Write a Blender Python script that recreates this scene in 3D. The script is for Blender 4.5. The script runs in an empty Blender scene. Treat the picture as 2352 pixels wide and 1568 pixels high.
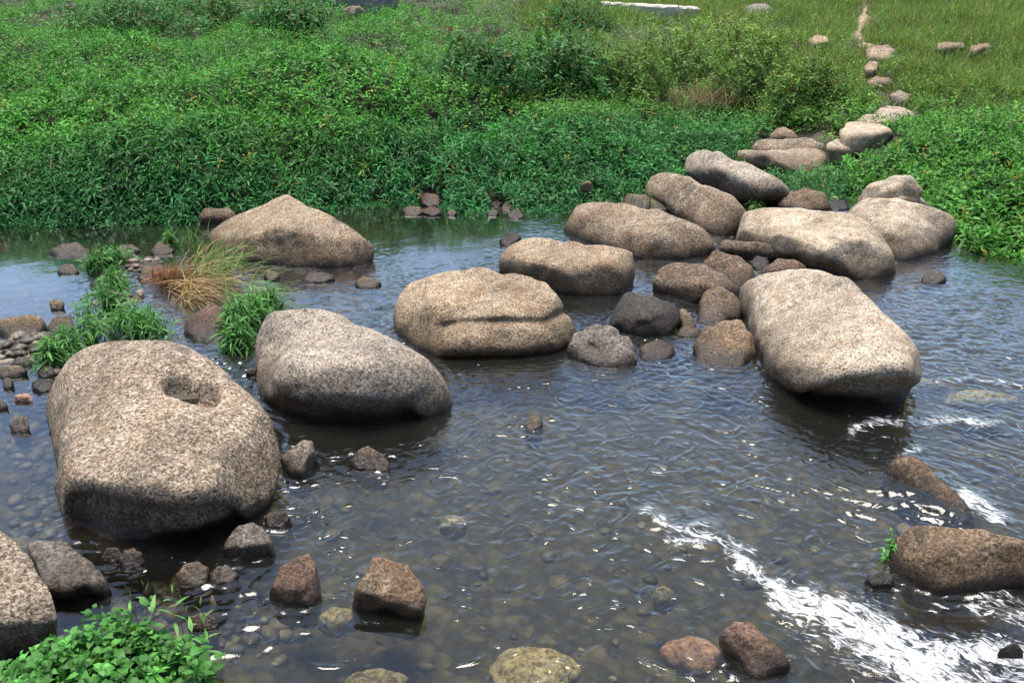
import bpy, bmesh, math, random
import numpy as np

# ------------------------------------------------------------------ camera, sky, sun, exposure
S = bpy.context.scene
COL = S.collection
CAM_H, PITCH, FPX = 2.4, math.radians(23.0), 2287.0      # FPX: focal length in the photo's 2352-wide pixels
cam_d = bpy.data.cameras.new("camera")
cam_d.sensor_width = 36.0
cam_d.lens = 36.0 * FPX / 2352.0
cam_d.clip_start, cam_d.clip_end = 0.05, 500.0
cam = bpy.data.objects.new("camera", cam_d)
cam.location = (0, 0, CAM_H)
cam.rotation_euler = (math.pi / 2 - PITCH, 0, 0)
COL.objects.link(cam)
S.camera = cam

SUN_EL, SUN_AZ = math.radians(79), math.radians(-25)      # azimuth measured from +Y (behind the stones) towards +X
W = bpy.data.worlds.new("World")
S.world = W
W.use_nodes = True
wn = W.node_tree.nodes
bg = wn["Background"]
sky = wn.new("ShaderNodeTexSky")
sky.sky_type = 'NISHITA'
sky.sun_disc = False
sky.sun_elevation = SUN_EL
sky.sun_rotation = SUN_AZ
sky.air_density, sky.dust_density, sky.ozone_density = 1.0, 1.5, 1.6
W.node_tree.links.new(sky.outputs[0], bg.inputs[0])
bg.inputs[1].default_value = 0.12
sun_d = bpy.data.lights.new("sun", 'SUN')
sun_d.energy = 4.0
sun_d.angle = math.radians(38)
sun_d.color = (1.0, 0.94, 0.85)
sun = bpy.data.objects.new("sun", sun_d)
from mathutils import Vector
sd = Vector((math.sin(SUN_AZ) * math.cos(SUN_EL), math.cos(SUN_AZ) * math.cos(SUN_EL), math.sin(SUN_EL)))
sun.rotation_euler = sd.to_track_quat('Z', 'Y').to_euler()
sun.location = sd * 30
COL.objects.link(sun)
S.view_settings.view_transform = 'Standard'
S.view_settings.look = 'None'
S.view_settings.gamma = 1.0
S.view_settings.use_curve_mapping = False
S.view_settings.exposure = 0.9
S.cycles.max_bounces = 8
S.cycles.transparent_max_bounces = 12
S.cycles.caustics_reflective = False
S.cycles.caustics_refractive = False
S.cycles.sample_clamp_indirect = 4.0

RNG = np.random.default_rng(7)
random.seed(7)

# ------------------------------------------------------------------ helpers
SP, CP = math.sin(PITCH), math.cos(PITCH)

def ray(px, py):
    px = np.asarray(px, float); py = np.asarray(py, float)
    u = (px - 1176.0) / FPX; v = (784.0 - py) / FPX
    d = np.stack([u, CP + v * SP, -SP + v * CP], -1)
    return d

def at(px, py, z=0.0):
    """world point at height z seen at a photo position"""
    d = ray(px, py)
    t = (np.asarray(z, float) - CAM_H) / d[..., 2]
    p = d * t[..., None]
    p[..., 2] += CAM_H
    return p

def px_of(p):
    p = np.asarray(p, float)
    x, y, z = p[..., 0], p[..., 1], p[..., 2] - CAM_H
    f = y * CP - z * SP
    up = y * SP + z * CP
    f = np.maximum(f, 1e-3)
    return 1176 + FPX * x / f, 784 - FPX * up / f

_g = np.random.default_rng(99)
_PERM = np.concatenate([_g.permutation(256)] * 3)
_GRAD = _g.normal(size=(256, 3)); _GRAD /= np.linalg.norm(_GRAD, axis=1)[:, None]

def perlin(p, seed=0):
    p = np.asarray(p, float)
    i = np.floor(p).astype(np.int64); f = p - i
    u = f * f * f * (f * (f * 6 - 15) + 10)
    i = i & 255
    out = 0
    for dx in (0, 1):
        wx = u[..., 0] if dx else 1 - u[..., 0]
        a = _PERM[((i[..., 0] + dx) & 255) + (seed % 97)]
        for dy in (0, 1):
            wy = u[..., 1] if dy else 1 - u[..., 1]
            b = _PERM[(a + i[..., 1] + dy) & 255]
            for dz in (0, 1):
                wz = u[..., 2] if dz else 1 - u[..., 2]
                g = _GRAD[_PERM[(b + i[..., 2] + dz) & 255]]
                dot = g[..., 0] * (f[..., 0] - dx) + g[..., 1] * (f[..., 1] - dy) + g[..., 2] * (f[..., 2] - dz)
                out = out + wx * wy * wz * dot
    return out

def fbm(p, octs=4, seed=0, gain=0.5):
    s, a = 0, 1.0
    q = np.asarray(p, float).copy()
    for k in range(octs):
        s = s + a * perlin(q, seed + k * 13)
        q = q * 2.03 + 11.7
        a *= gain
    return s

def p3(x, y, sx, sy=None, z=0.0):
    x = np.asarray(x, float); y = np.asarray(y, float)
    return np.stack([x * sx, y * (sy if sy is not None else sx), np.full_like(x, z)], -1)

def mesh_obj(name, V, loops, totals, mat, parent=None, origin=None, smooth=True, attrs=None):
    V = np.asarray(V, np.float32)
    if origin is not None:
        V = V - np.asarray(origin, np.float32)
    me = bpy.data.meshes.new(name)
    me.vertices.add(len(V)); me.vertices.foreach_set("co", V.ravel())
    loops = np.asarray(loops, np.int32); totals = np.asarray(totals, np.int32)
    me.loops.add(len(loops)); me.loops.foreach_set("vertex_index", loops)
    starts = np.concatenate([[0], np.cumsum(totals)[:-1]]).astype(np.int32)
    me.polygons.add(len(totals)); me.polygons.foreach_set("loop_start", starts)
    me.polygons.foreach_set("loop_total", totals)
    me.polygons.foreach_set("use_smooth", np.full(len(totals), smooth))
    if attrs:
        for k, a in attrs.items():
            a = np.asarray(a, np.float32)
            if a.ndim == 1:
                at_ = me.attributes.new(k, 'FLOAT', 'POINT'); at_.data.foreach_set("value", a)
            else:
                at_ = me.attributes.new(k, 'FLOAT_COLOR', 'POINT')
                if a.shape[1] == 3:
                    a = np.concatenate([a, np.ones((len(a), 1), np.float32)], 1)
                at_.data.foreach_set("color", a.ravel())
    me.update(calc_edges=True); me.validate()
    if mat:
        me.materials.append(mat)
    o = bpy.data.objects.new(name, me)
    if origin is not None:
        o.location = [float(c) for c in origin]
    COL.objects.link(o)
    if parent:
        o.parent = parent
        if origin is None:
            o.location = (-parent.location[0], -parent.location[1], -parent.location[2])
        else:
            o.location = [float(c) - parent.location[k] for k, c in enumerate(origin)]
    return o

def tag(o, label=None, cat=None, group=None, kind=None):
    if label: o["label"] = label
    if cat: o["category"] = cat
    if group: o["group"] = group
    if kind: o["kind"] = kind
    return o

def empty(name, loc, label, cat, group=None):
    o = bpy.data.objects.new(name, None)
    o.location = [float(c) for c in loc]
    o.empty_display_size = 0.1
    COL.objects.link(o)
    return tag(o, label, cat, group)

# ------------------------------------------------------------------ materials
def new_mat(name):
    m = bpy.data.materials.new(name); m.use_nodes = True
    nt = m.node_tree; nt.nodes.clear()
    return m, nt, nt.nodes, nt.links

def ramp(nd, stops, interp='LINEAR'):
    r = nd.new("ShaderNodeValToRGB"); cr = r.color_ramp; cr.interpolation = interp
    while len(cr.elements) < len(stops): cr.elements.new(0.5)
    for e, (p, c) in zip(cr.elements, stops):
        e.position = p
        e.color = (c, c, c, 1) if isinstance(c, (int, float)) else (*c, 1)
    return r

def noise(nd, lk, vec, scale, detail=3, rough=0.55, dist=0.0):
    n = nd.new("ShaderNodeTexNoise")
    n.inputs["Scale"].default_value = scale; n.inputs["Detail"].default_value = detail
    n.inputs["Roughness"].default_value = rough; n.inputs["Distortion"].default_value = dist
    if vec is not None: lk.new(vec, n.inputs["Vector"])
    return n

def math_n(nd, lk, op, a, b=None, clamp=False):
    m = nd.new("ShaderNodeMath"); m.operation = op; m.use_clamp = clamp
    for k, v in enumerate((a, b)):
        if v is None: continue
        if isinstance(v, (int, float)): m.inputs[k].default_value = v
        else: lk.new(v, m.inputs[k])
    return m.outputs[0]

def mix_c(nd, lk, fac, a, b, mode='MIX'):
    m = nd.new("ShaderNodeMix"); m.data_type = 'RGBA'; m.blend_type = mode
    for s, v in ((0, fac), (6, a), (7, b)):
        if isinstance(v, (int, float)): m.inputs[s].default_value = v
        elif isinstance(v, tuple): m.inputs[s].default_value = (*v, 1)
        else: lk.new(v, m.inputs[s])
    return m.outputs[2]

def rock_mat(name, dark, mid, light, grain=74.0, stain=(0.26, 0.15, 0.075), stain_amt=0.5, tone=1.0, wet_shade_top=0.085, contrast=1.0, bump=0.5):
    m, nt, nd, lk = new_mat(name)
    out = nd.new("ShaderNodeOutputMaterial"); b = nd.new("ShaderNodeBsdfPrincipled")
    geo = nd.new("ShaderNodeNewGeometry"); pos = geo.outputs["Position"]
    oi = nd.new("ShaderNodeObjectInfo")
    gs = nd.new("ShaderNodeVectorMath"); gs.operation = 'SCALE'; lk.new(pos, gs.inputs[0])     # every stone has its own grain size
    lk.new(math_n(nd, lk, 'ADD', math_n(nd, lk, 'MULTIPLY', oi.outputs["Random"], 0.6), 0.8), gs.inputs["Scale"])
    g1 = noise(nd, lk, gs.outputs[0], grain, 3, 0.62, 0.6)
    w = 0.15 / contrast
    r1 = ramp(nd, [(0.5 - w, dark), (0.5 - 0.1 * w, mid), (0.5 + 0.45 * w, tuple(0.5 * (x + y) for x, y in zip(mid, light))), (0.5 + 1.1 * w, light)])
    lk.new(g1.outputs[0], r1.inputs[0])
    # dark mica specks
    vo = nd.new("ShaderNodeTexVoronoi"); vo.inputs["Scale"].default_value = grain * 1.5; lk.new(gs.outputs[0], vo.inputs["Vector"])
    sp = ramp(nd, [(0.12, 0.25), (0.26, 1.0)]); lk.new(vo.outputs["Distance"], sp.inputs[0])
    col = mix_c(nd, lk, 0.8, r1.outputs[0], sp.outputs[0], 'MULTIPLY')
    vr = ramp(nd, [(0.0, (0.80, 0.80, 0.82)), (0.5, (1.0, 0.97, 0.93)), (1.0, (1.12, 1.05, 0.95))]); lk.new(oi.outputs["Random"], vr.inputs[0])
    col = mix_c(nd, lk, 1.0, col, vr.outputs[0], 'MULTIPLY')
    nm = noise(nd, lk, pos, 17, 4, 0.65); rm_ = ramp(nd, [(0.34, 0.66), (0.62, 1.14)]); lk.new(nm.outputs[0], rm_.inputs[0])
    col = mix_c(nd, lk, 1.0, col, rm_.outputs[0], 'MULTIPLY')
    nl = noise(nd, lk, pos, 3.4, 5, 0.7, 0.6); rl = ramp(nd, [(0.60, 0.0), (0.66, 0.55)]); lk.new(nl.outputs[0], rl.inputs[0])
    col = mix_c(nd, lk, rl.outputs[0], col, (0.085, 0.08, 0.066))
    nv = noise(nd, lk, pos, 2.1, 4, 0.6, 0.5); va = math_n(nd, lk, 'ABSOLUTE', math_n(nd, lk, 'SUBTRACT', nv.outputs[0], 0.47))
    rv = ramp(nd, [(0.0, 0.6), (0.010, 0.0)]); lk.new(va, rv.inputs[0])
    col = mix_c(nd, lk, rv.outputs[0], col, mix_c(nd, lk, 1.0, col, (0.45, 0.42, 0.38), 'MULTIPLY'))
    # weathering in broad patches
    n2 = noise(nd, lk, pos, 5.5, 5, 0.62, 0.4)
    r2 = ramp(nd, [(0.47, 0.0), (0.68, 1.0)]); lk.new(n2.outputs[0], r2.inputs[0])
    sc = mix_c(nd, lk, 0.45, col, (0.5, 0.5, 0.5), 'MIX')
    st = mix_c(nd, lk, 1.0, sc, tuple(min(1, c * 2.0) for c in stain), 'MULTIPLY')
    col = mix_c(nd, lk, math_n(nd, lk, 'MULTIPLY', r2.outputs[0], stain_amt), col, st)
    n3 = noise(nd, lk, pos, 2.3, 4, 0.6)
    r3 = ramp(nd, [(0.32, 0.62 * tone), (0.66, 1.12 * tone)]); lk.new(n3.outputs[0], r3.inputs[0])
    col = mix_c(nd, lk, 1.0, col, r3.outputs[0], 'MULTIPLY')
    # wet band at the waterline, blackened further as painted shade on the undersides
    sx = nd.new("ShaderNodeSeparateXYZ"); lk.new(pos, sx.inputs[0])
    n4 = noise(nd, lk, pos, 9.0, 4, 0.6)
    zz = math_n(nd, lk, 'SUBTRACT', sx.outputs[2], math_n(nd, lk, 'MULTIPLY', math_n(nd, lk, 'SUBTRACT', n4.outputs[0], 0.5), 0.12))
    mr = nd.new("ShaderNodeMapRange"); mr.inputs[1].default_value = wet_shade_top * 0.1 if wet_shade_top > 0 else -9; mr.inputs[2].default_value = wet_shade_top if wet_shade_top > 0 else -8
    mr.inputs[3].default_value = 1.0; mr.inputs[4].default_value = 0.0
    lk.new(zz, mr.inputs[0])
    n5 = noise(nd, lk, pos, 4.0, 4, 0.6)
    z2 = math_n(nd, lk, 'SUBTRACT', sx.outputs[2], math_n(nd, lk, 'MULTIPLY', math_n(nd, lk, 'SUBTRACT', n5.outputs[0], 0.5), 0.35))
    m2 = nd.new("ShaderNodeMapRange"); m2.inputs[1].default_value = 0.03 if wet_shade_top > 0 else -9; m2.inputs[2].default_value = 0.27 if wet_shade_top > 0 else -8
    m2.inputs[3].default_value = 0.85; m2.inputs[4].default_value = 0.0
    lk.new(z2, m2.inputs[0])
    col = mix_c(nd, lk, m2.outputs[0], col, mix_c(nd, lk, 1.0, col, (0.33, 0.28, 0.23), 'MULTIPLY'))  # brown waterline stain, deepened to paint shade into the lower fronts
    wet_shade_col = mix_c(nd, lk, 1.0, col, (0.15, 0.135, 0.12), 'MULTIPLY')
    col = mix_c(nd, lk, mr.outputs[0], col, wet_shade_col)
    lk.new(col, b.inputs["Base Color"])
    rr = nd.new("ShaderNodeMapRange"); rr.inputs[3].default_value = 0.82; rr.inputs[4].default_value = 0.38
    lk.new(mr.outputs[0], rr.inputs[0]); lk.new(rr.outputs[0], b.inputs["Roughness"])
    b.inputs["Specular IOR Level"].default_value = 0.35
    bp = nd.new("ShaderNodeBump"); bp.inputs["Strength"].default_value = bump; bp.inputs["Distance"].default_value = 0.012
    n6 = noise(nd, lk, pos, 21, 5, 0.7)
    hs = math_n(nd, lk, 'ADD', math_n(nd, lk, 'ADD', g1.outputs[0], math_n(nd, lk, 'MULTIPLY', n6.outputs[0], 2.2)), math_n(nd, lk, 'MULTIPLY', n2.outputs[0], 2.0))
    lk.new(hs, bp.inputs["Height"]); lk.new(bp.outputs[0], b.inputs["Normal"])
    lk.new(b.outputs[0], out.inputs[0])
    return m

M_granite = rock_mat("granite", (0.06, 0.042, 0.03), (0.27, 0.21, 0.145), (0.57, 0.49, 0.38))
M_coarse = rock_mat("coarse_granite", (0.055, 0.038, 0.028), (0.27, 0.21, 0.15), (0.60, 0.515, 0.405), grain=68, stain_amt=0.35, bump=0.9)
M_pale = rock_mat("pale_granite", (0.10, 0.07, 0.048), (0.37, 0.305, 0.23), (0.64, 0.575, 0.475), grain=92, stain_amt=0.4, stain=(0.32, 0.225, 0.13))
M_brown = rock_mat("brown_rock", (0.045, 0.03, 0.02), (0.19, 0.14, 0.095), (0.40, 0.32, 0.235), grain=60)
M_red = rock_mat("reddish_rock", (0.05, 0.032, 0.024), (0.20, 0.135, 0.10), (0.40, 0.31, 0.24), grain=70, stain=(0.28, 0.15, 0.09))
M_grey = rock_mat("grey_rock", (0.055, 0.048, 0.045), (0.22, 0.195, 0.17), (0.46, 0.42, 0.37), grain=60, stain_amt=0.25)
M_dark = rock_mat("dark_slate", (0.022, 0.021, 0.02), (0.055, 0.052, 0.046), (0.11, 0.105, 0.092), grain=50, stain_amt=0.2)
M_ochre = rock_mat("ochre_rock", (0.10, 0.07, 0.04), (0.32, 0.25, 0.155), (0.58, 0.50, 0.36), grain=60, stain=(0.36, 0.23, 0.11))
M_sub = rock_mat("sunken_stone", (0.13, 0.10, 0.06), (0.42, 0.36, 0.22), (0.72, 0.65, 0.45), grain=35, wet_shade_top=-5)
M_pink = rock_mat("pink_sunken_stone", (0.25, 0.12, 0.09), (0.55, 0.32, 0.26), (0.75, 0.52, 0.44), grain=35, wet_shade_top=-5)

def leaf_mat(name, rough=0.5, trans=0.26):
    m, nt, nd, lk = new_mat(name)
    out = nd.new("ShaderNodeOutputMaterial"); b = nd.new("ShaderNodeBsdfPrincipled")
    a = nd.new("ShaderNodeAttribute"); a.attribute_name = "tone"
    geo = nd.new("ShaderNodeNewGeometry")
    n = noise(nd, lk, geo.outputs["Position"], 9.0, 2)
    r = ramp(nd, [(0.3, 0.8), (0.7, 1.15)]); lk.new(n.outputs[0], r.inputs[0])
    c = mix_c(nd, lk, 1.0, a.outputs["Color"], r.outputs[0], 'MULTIPLY')
    lk.new(c, b.inputs["Base Color"]); b.inputs["Roughness"].default_value = rough
    b.inputs["Specular IOR Level"].default_value = 0.22
    t = nd.new("ShaderNodeBsdfTranslucent")
    tc = mix_c(nd, lk, 1.0, c, (1.25, 1.25, 0.55), 'MULTIPLY'); lk.new(tc, t.inputs[0])
    mx = nd.new("ShaderNodeMixShader"); mx.inputs[0].default_value = trans
    lk.new(b.outputs[0], mx.inputs[1]); lk.new(t.outputs[0], mx.inputs[2]); lk.new(mx.outputs[0], out.inputs[0])
    return m

M_leaf = leaf_mat("leaf")
M_blade = leaf_mat("grass_blade", 0.55, 0.3)

def plain_mat(name, c1, c2, scale, rough=0.9, bump=0.3, dist=0.01):
    m, nt, nd, lk = new_mat(name)
    out = nd.new("ShaderNodeOutputMaterial"); b = nd.new("ShaderNodeBsdfPrincipled")
    geo = nd.new("ShaderNodeNewGeometry")
    n = noise(nd, lk, geo.outputs["Position"], scale, 5, 0.65)
    r = ramp(nd, [(0.36, c1), (0.64, c2)]); lk.new(n.outputs[0], r.inputs[0])
    lk.new(r.outputs[0], b.inputs["Base Color"]); b.inputs["Roughness"].default_value = rough
    bp = nd.new("ShaderNodeBump"); bp.inputs["Strength"].default_value = bump; bp.inputs["Distance"].default_value = dist
    lk.new(n.outputs[0], bp.inputs["Height"]); lk.new(bp.outputs[0], b.inputs["Normal"])
    lk.new(b.outputs[0], out.inputs[0])
    return m

M_dirt = plain_mat("path_dirt", (0.15, 0.11, 0.07), (0.30, 0.235, 0.155), 12)
M_conc = plain_mat("concrete", (0.34, 0.32, 0.28), (0.48, 0.45, 0.40), 8)
M_wall = plain_mat("grey_masonry", (0.13, 0.12, 0.125), (0.24, 0.225, 0.22), 10)
M_stem = plain_mat("plant_stem", (0.10, 0.09, 0.035), (0.16, 0.14, 0.05), 20)

# ------------------------------------------------------------------ bank, bed and foliage heights
_bk = [(-900, 530), (-300, 522), (0, 514), (200, 512), (380, 508), (560, 498), (700, 488), (820, 474), (900, 468), (1000, 470), (1060, 484), (1200, 484), (1300, 488),
       (1480, 468), (1570, 462), (1650, 452), (1750, 448), (1840, 438), (1890, 444), (1960, 462), (2050, 490), (2170, 540), (2230, 575), (2352, 592), (2600, 630)]
_bp = at(np.array([p[0] for p in _bk]), np.array([p[1] for p in _bk]), 0.0)
_o = np.argsort(_bp[:, 0]); BX, BY = _bp[_o, 0], _bp[_o, 1]

def yb(x): return np.interp(x, BX, BY)

_MND = []
def _mound(px, py, z, amp, rx, ry):
    p = at(px, py, z); _MND.append((p[0], p[1], amp, rx, ry))
_mound(1480, 235, 0.6, 0.16, 2.0, 0.6)
_mound(950, 300, 0.6, 0.10, 0.9, 0.5)
_mound(250, 280, 0.75, 0.10, 1.2, 0.5)
_mound(560, 330, 0.7, 0.08, 0.8, 0.4)
_mound(300, 130, 0.95, 0.14, 1.6, 0.8)
_mound(800, 170, 0.9, 0.16, 1.6, 0.8)
_mound(1180, 130, 0.9, 0.20, 1.2, 0.9)
_mound(870, 338, 0.5, -0.22, 0.5, 0.3)
_mound(1080, 275, 0.6, -0.12, 0.9, 0.3)
_mound(60, 190, 0.85, -0.12, 0.9, 0.35)
for _q, _r in [(930, 318), (1060, 296), (1200, 276), (1340, 252), (1480, 236)]:      # crest of the right-hand mound and the hollow behind it
    _c = at(_q, _r, 0.55)
    _MND.append((_c[0], _c[1], 0.10, 0.55, 0.45)); _MND.append((_c[0] - .05, _c[1] + 0.75, -0.30, 0.55, 0.36))
_mound(2230, 330, 0.4, 0.10, 1.0, 0.8)

def F(x, y):
    """height of the foliage surface"""
    x = np.asarray(x, float); y = np.asarray(y, float)
    s = y - yb(x) + (0.30 * perlin(p3(x, 0 * x, 1.3), 12) - .06) * (x < 2.0)
    hm = np.interp(x, [-7, -1.6, -0.5, 0.3, 1.4, 2.2, 3.2, 4.2, 7], [0.74, 0.70, 0.55, 0.40, 0.34, 0.20, 0.22, 0.34, 0.4])
    tau = np.interp(x, [-7, -1, 0, 1.5, 3, 4, 7], [0.55, 0.55, 0.65, 0.9, 0.9, 0.5, 0.5])
    f = hm * (1 - np.exp(-np.maximum(s + 0.18, 0) / tau)) + 0.055 * np.clip(s, 0, 9.5) + 0.02 * np.maximum(s - 9.5, 0)
    for cx, cy, a, rx, ry in _MND:
        f = f + a * np.exp(-((x - cx) / rx) ** 2 - ((y - cy) / ry) ** 2) * np.clip(s * 2, 0, 1)
    wl = np.clip((2.2 - x) / 1.4, 0, 1)
    n = 0.46 * wl * perlin(p3(x, y, .8), 3) + 0.32 * (1 - wl) * perlin(p3(x, y, .75), 3) + 0.17 * perlin(p3(x, y, 1.9), 5) + 0.10 * perlin(p3(x, y, 4.6), 6)
    f = f + n * np.clip((s + 0.15) * 2.5, 0, 1)
    return f

_BAR = []
for (qx, qy, a, r) in [(280, 690, 0.27, 0.42), (330, 610, 0.26, 0.45), (240, 600, 0.24, 0.35), (150, 800, 0.22, 0.30), (60, 800, 0.285, 0.42), (130, 860, .24, .2), (560, 760, 0.24, 0.25), (450, 760, 0.18, 0.25),
                      (470, 640, 0.22, 0.4), (1600, 700, 0.16, 0.4), (150, 1560, 0.30, 0.45), (420, 1310, 0.14, 0.3), (250, 1300, 0.12, 0.3), (700, 640, 0.16, 0.4), (2150, 1150, 0.12, 0.5)]:
    q = at(qx, qy, 0.0); _BAR.append((q[0], q[1], a, r))

def G(x, y):
    """height of the soil / river bed"""
    x = np.asarray(x, float); y = np.asarray(y, float)
    s = y - yb(x)
    bed = -0.05 - 0.24 * (1 - np.exp(np.minimum(s, 0) / 0.9)) + 0.05 * perlin(p3(x, y, 1.7), 8) + 0.02 * perlin(p3(x, y, 6.0), 9)
    for cx, cy, a, r in _BAR:
        bed = np.maximum(bed, -0.30 + a * 1.25 * np.exp(-(((x - cx) ** 2 + (y - cy) ** 2) / r ** 2)) + 0.02 * perlin(p3(x, y, 6.0), 9))
    near = np.clip((1.2 - y) / 2.0, 0, 1)
    bed = bed + near * near * (3 - 2 * near) * 1.1
    t = np.clip((s + 0.02) / 0.4, 0, 1); t = t * t * (3 - 2 * t)
    land = F(x, y) - 0.20
    return bed * (1 - t) + np.maximum(land, 0.0) * t

def hit(px, py, fn, lo=4.0, hi=30.0):
    """first point of a height field seen at a photo position"""
    d = ray(px, py)
    ts = np.linspace(lo, hi, 1600)
    P = d[None, :] * ts[:, None]; z = P[:, 2] + CAM_H
    below = np.nonzero(z <= fn(P[:, 0], P[:, 1]))[0]
    k = below[0] if len(below) else len(ts) - 1
    return np.array([P[k, 0], P[k, 1], z[k]])

# ------------------------------------------------------------------ ground sheet
def axis(lo, hi, fine_lo, fine_hi, step, grow=1.25):
    a = list(np.arange(fine_lo, fine_hi + 1e-6, step))
    s = step
    while a[-1] < hi: s *= grow; a.append(a[-1] + s)
    s = step
    while a[0] > lo: s *= grow; a.insert(0, a[0] - s)
    return np.array(a)

def grid_faces(nx, ny):
    i = np.arange(nx - 1)[None, :]; j = np.arange(ny - 1)[:, None]
    a = (j * nx + i).ravel()
    return np.stack([a, a + 1, a + nx + 1, a + nx], 1).ravel(), np.full((nx - 1) * (ny - 1), 4)

def ground_mat():
    m, nt, nd, lk = new_mat("bed_and_soil")
    out = nd.new("ShaderNodeOutputMaterial"); b = nd.new("ShaderNodeBsdfPrincipled")
    geo = nd.new("ShaderNodeNewGeometry"); pos = geo.outputs["Position"]
    vo = nd.new("ShaderNodeTexVoronoi"); vo.inputs["Scale"].default_value = 15; vo.inputs["Randomness"].default_value = 1
    nz = noise(nd, lk, pos, 5, 3); dv = nd.new("ShaderNodeVectorMath"); dv.operation = 'MULTIPLY_ADD'
    lk.new(nz.outputs["Color"], dv.inputs[0]); dv.inputs[1].default_value = (0.12, 0.12, 0.12); lk.new(pos, dv.inputs[2])
    lk.new(dv.outputs[0], vo.inputs["Vector"])
    hv = nd.new("ShaderNodeSeparateColor"); lk.new(vo.outputs["Color"], hv.inputs[0])
    stones = ramp(nd, [(0.0, (0.035, 0.03, 0.016)), (0.35, (0.06, 0.052, 0.03)), (0.7, (0.095, 0.08, 0.045)), (1.0, (0.15, 0.125, 0.07))])
    lk.new(hv.outputs[0], stones.inputs[0])
    gap = ramp(nd, [(0.25, 1.0), (0.6, 0.35)]); lk.new(vo.outputs["Distance"], gap.inputs[0])
    n = noise(nd, lk, pos, 26, 5, 0.7)
    nr = ramp(nd, [(0.3, 0.55), (0.7, 1.25)]); lk.new(n.outputs[0], nr.inputs[0])
    c = mix_c(nd, lk, 0.7, stones.outputs[0], gap.outputs[0], 'MULTIPLY')
    c = mix_c(nd, lk, 1.0, c, nr.outputs[0], 'MULTIPLY')
    soil = ramp(nd, [(0.35, (0.022, 0.02, 0.011)), (0.65, (0.06, 0.05, 0.028))]); lk.new(n.outputs[0], soil.inputs[0])
    sx = nd.new("ShaderNodeSeparateXYZ"); lk.new(pos, sx.inputs[0])
    mr = nd.new("ShaderNodeMapRange"); mr.inputs[1].default_value = 0.03; mr.inputs[2].default_value = 0.12; lk.new(sx.outputs[2], mr.inputs[0])
    c = mix_c(nd, lk, mr.outputs[0], c, soil.outputs[0])
    lk.new(c, b.inputs["Base Color"]); b.inputs["Roughness"].default_value = 0.8
    bp = nd.new("ShaderNodeBump"); bp.inputs["Strength"].default_value = 0.6; bp.inputs["Distance"].default_value = 0.03
    lk.new(n.outputs[0], bp.inputs["Height"]); lk.new(bp.outputs[0], b.inputs["Normal"])
    lk.new(b.outputs[0], out.inputs[0])
    return m

gx = axis(-160, 160, -9, 9, 0.06); gy = axis(-60, 260, 1.5, 20, 0.06)
X, Y = np.meshgrid(gx, gy)
Z = G(np.clip(X, -60, 60), Y)
fl, ft = grid_faces(len(gx), len(gy))
ground = mesh_obj("ground", np.stack([X.ravel(), Y.ravel(), Z.ravel()], 1), fl, ft, ground_mat())
tag(ground, kind="structure")

# ------------------------------------------------------------------ rocks
_ICO = {}
def ico(n):
    if n not in _ICO:
        bm = bmesh.new(); bmesh.ops.create_icosphere(bm, subdivisions=n, radius=1.0)
        V = np.array([v.co[:] for v in bm.verts]); V /= np.linalg.norm(V, axis=1)[:, None]
        Fc = np.array([[v.index for v in f.verts] for f in bm.faces]); bm.free()
        _ICO[n] = (V, Fc)
    return _ICO[n]

def hull_planes(P):
    bm = bmesh.new()
    for p in P: bm.verts.new(p)
    r = bmesh.ops.convex_hull(bm, input=bm.verts[:])
    bm.normal_update()
    Ns, As, Cs = [], [], []
    for f in bm.faces:
        a = f.calc_area()
        if a > 1e-7:
            Ns.append(f.normal[:]); As.append(a); Cs.append(f.calc_center_median()[:])
    bm.free()
    N, A, C = np.array(Ns), np.array(As), np.array(Cs)
    used = np.zeros(len(N), bool); out = []
    for i in np.argsort(-A):          # merge faces that nearly share a plane
        if used[i]: continue
        k = (N @ N[i] > math.cos(math.radians(14))) & ~used
        used |= k
        w = A[k][:, None]; n = (N[k] * w).sum(0); n /= np.linalg.norm(n)
        out.append((n, (C[k] * w).sum(0) / w.sum()))
    return np.array([o[0] for o in out]), np.array([o[1] for o in out])

ROCKS = []        # (centre x, y, radius x, y, top z, on land) for keeping plants off them
def seg_dist(px, py, path):
    best = np.full(px.shape, 1e9)
    for (ax, ay), (bx, by) in zip(path[:-1], path[1:]):
        dx, dy = bx - ax, by - ay; L = dx * dx + dy * dy + 1e-9
        t = np.clip(((px - ax) * dx + (py - ay) * dy) / L, 0, 1)
        best = np.minimum(best, np.hypot(px - ax - t * dx, py - ay - t * dy))
    return best

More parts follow.
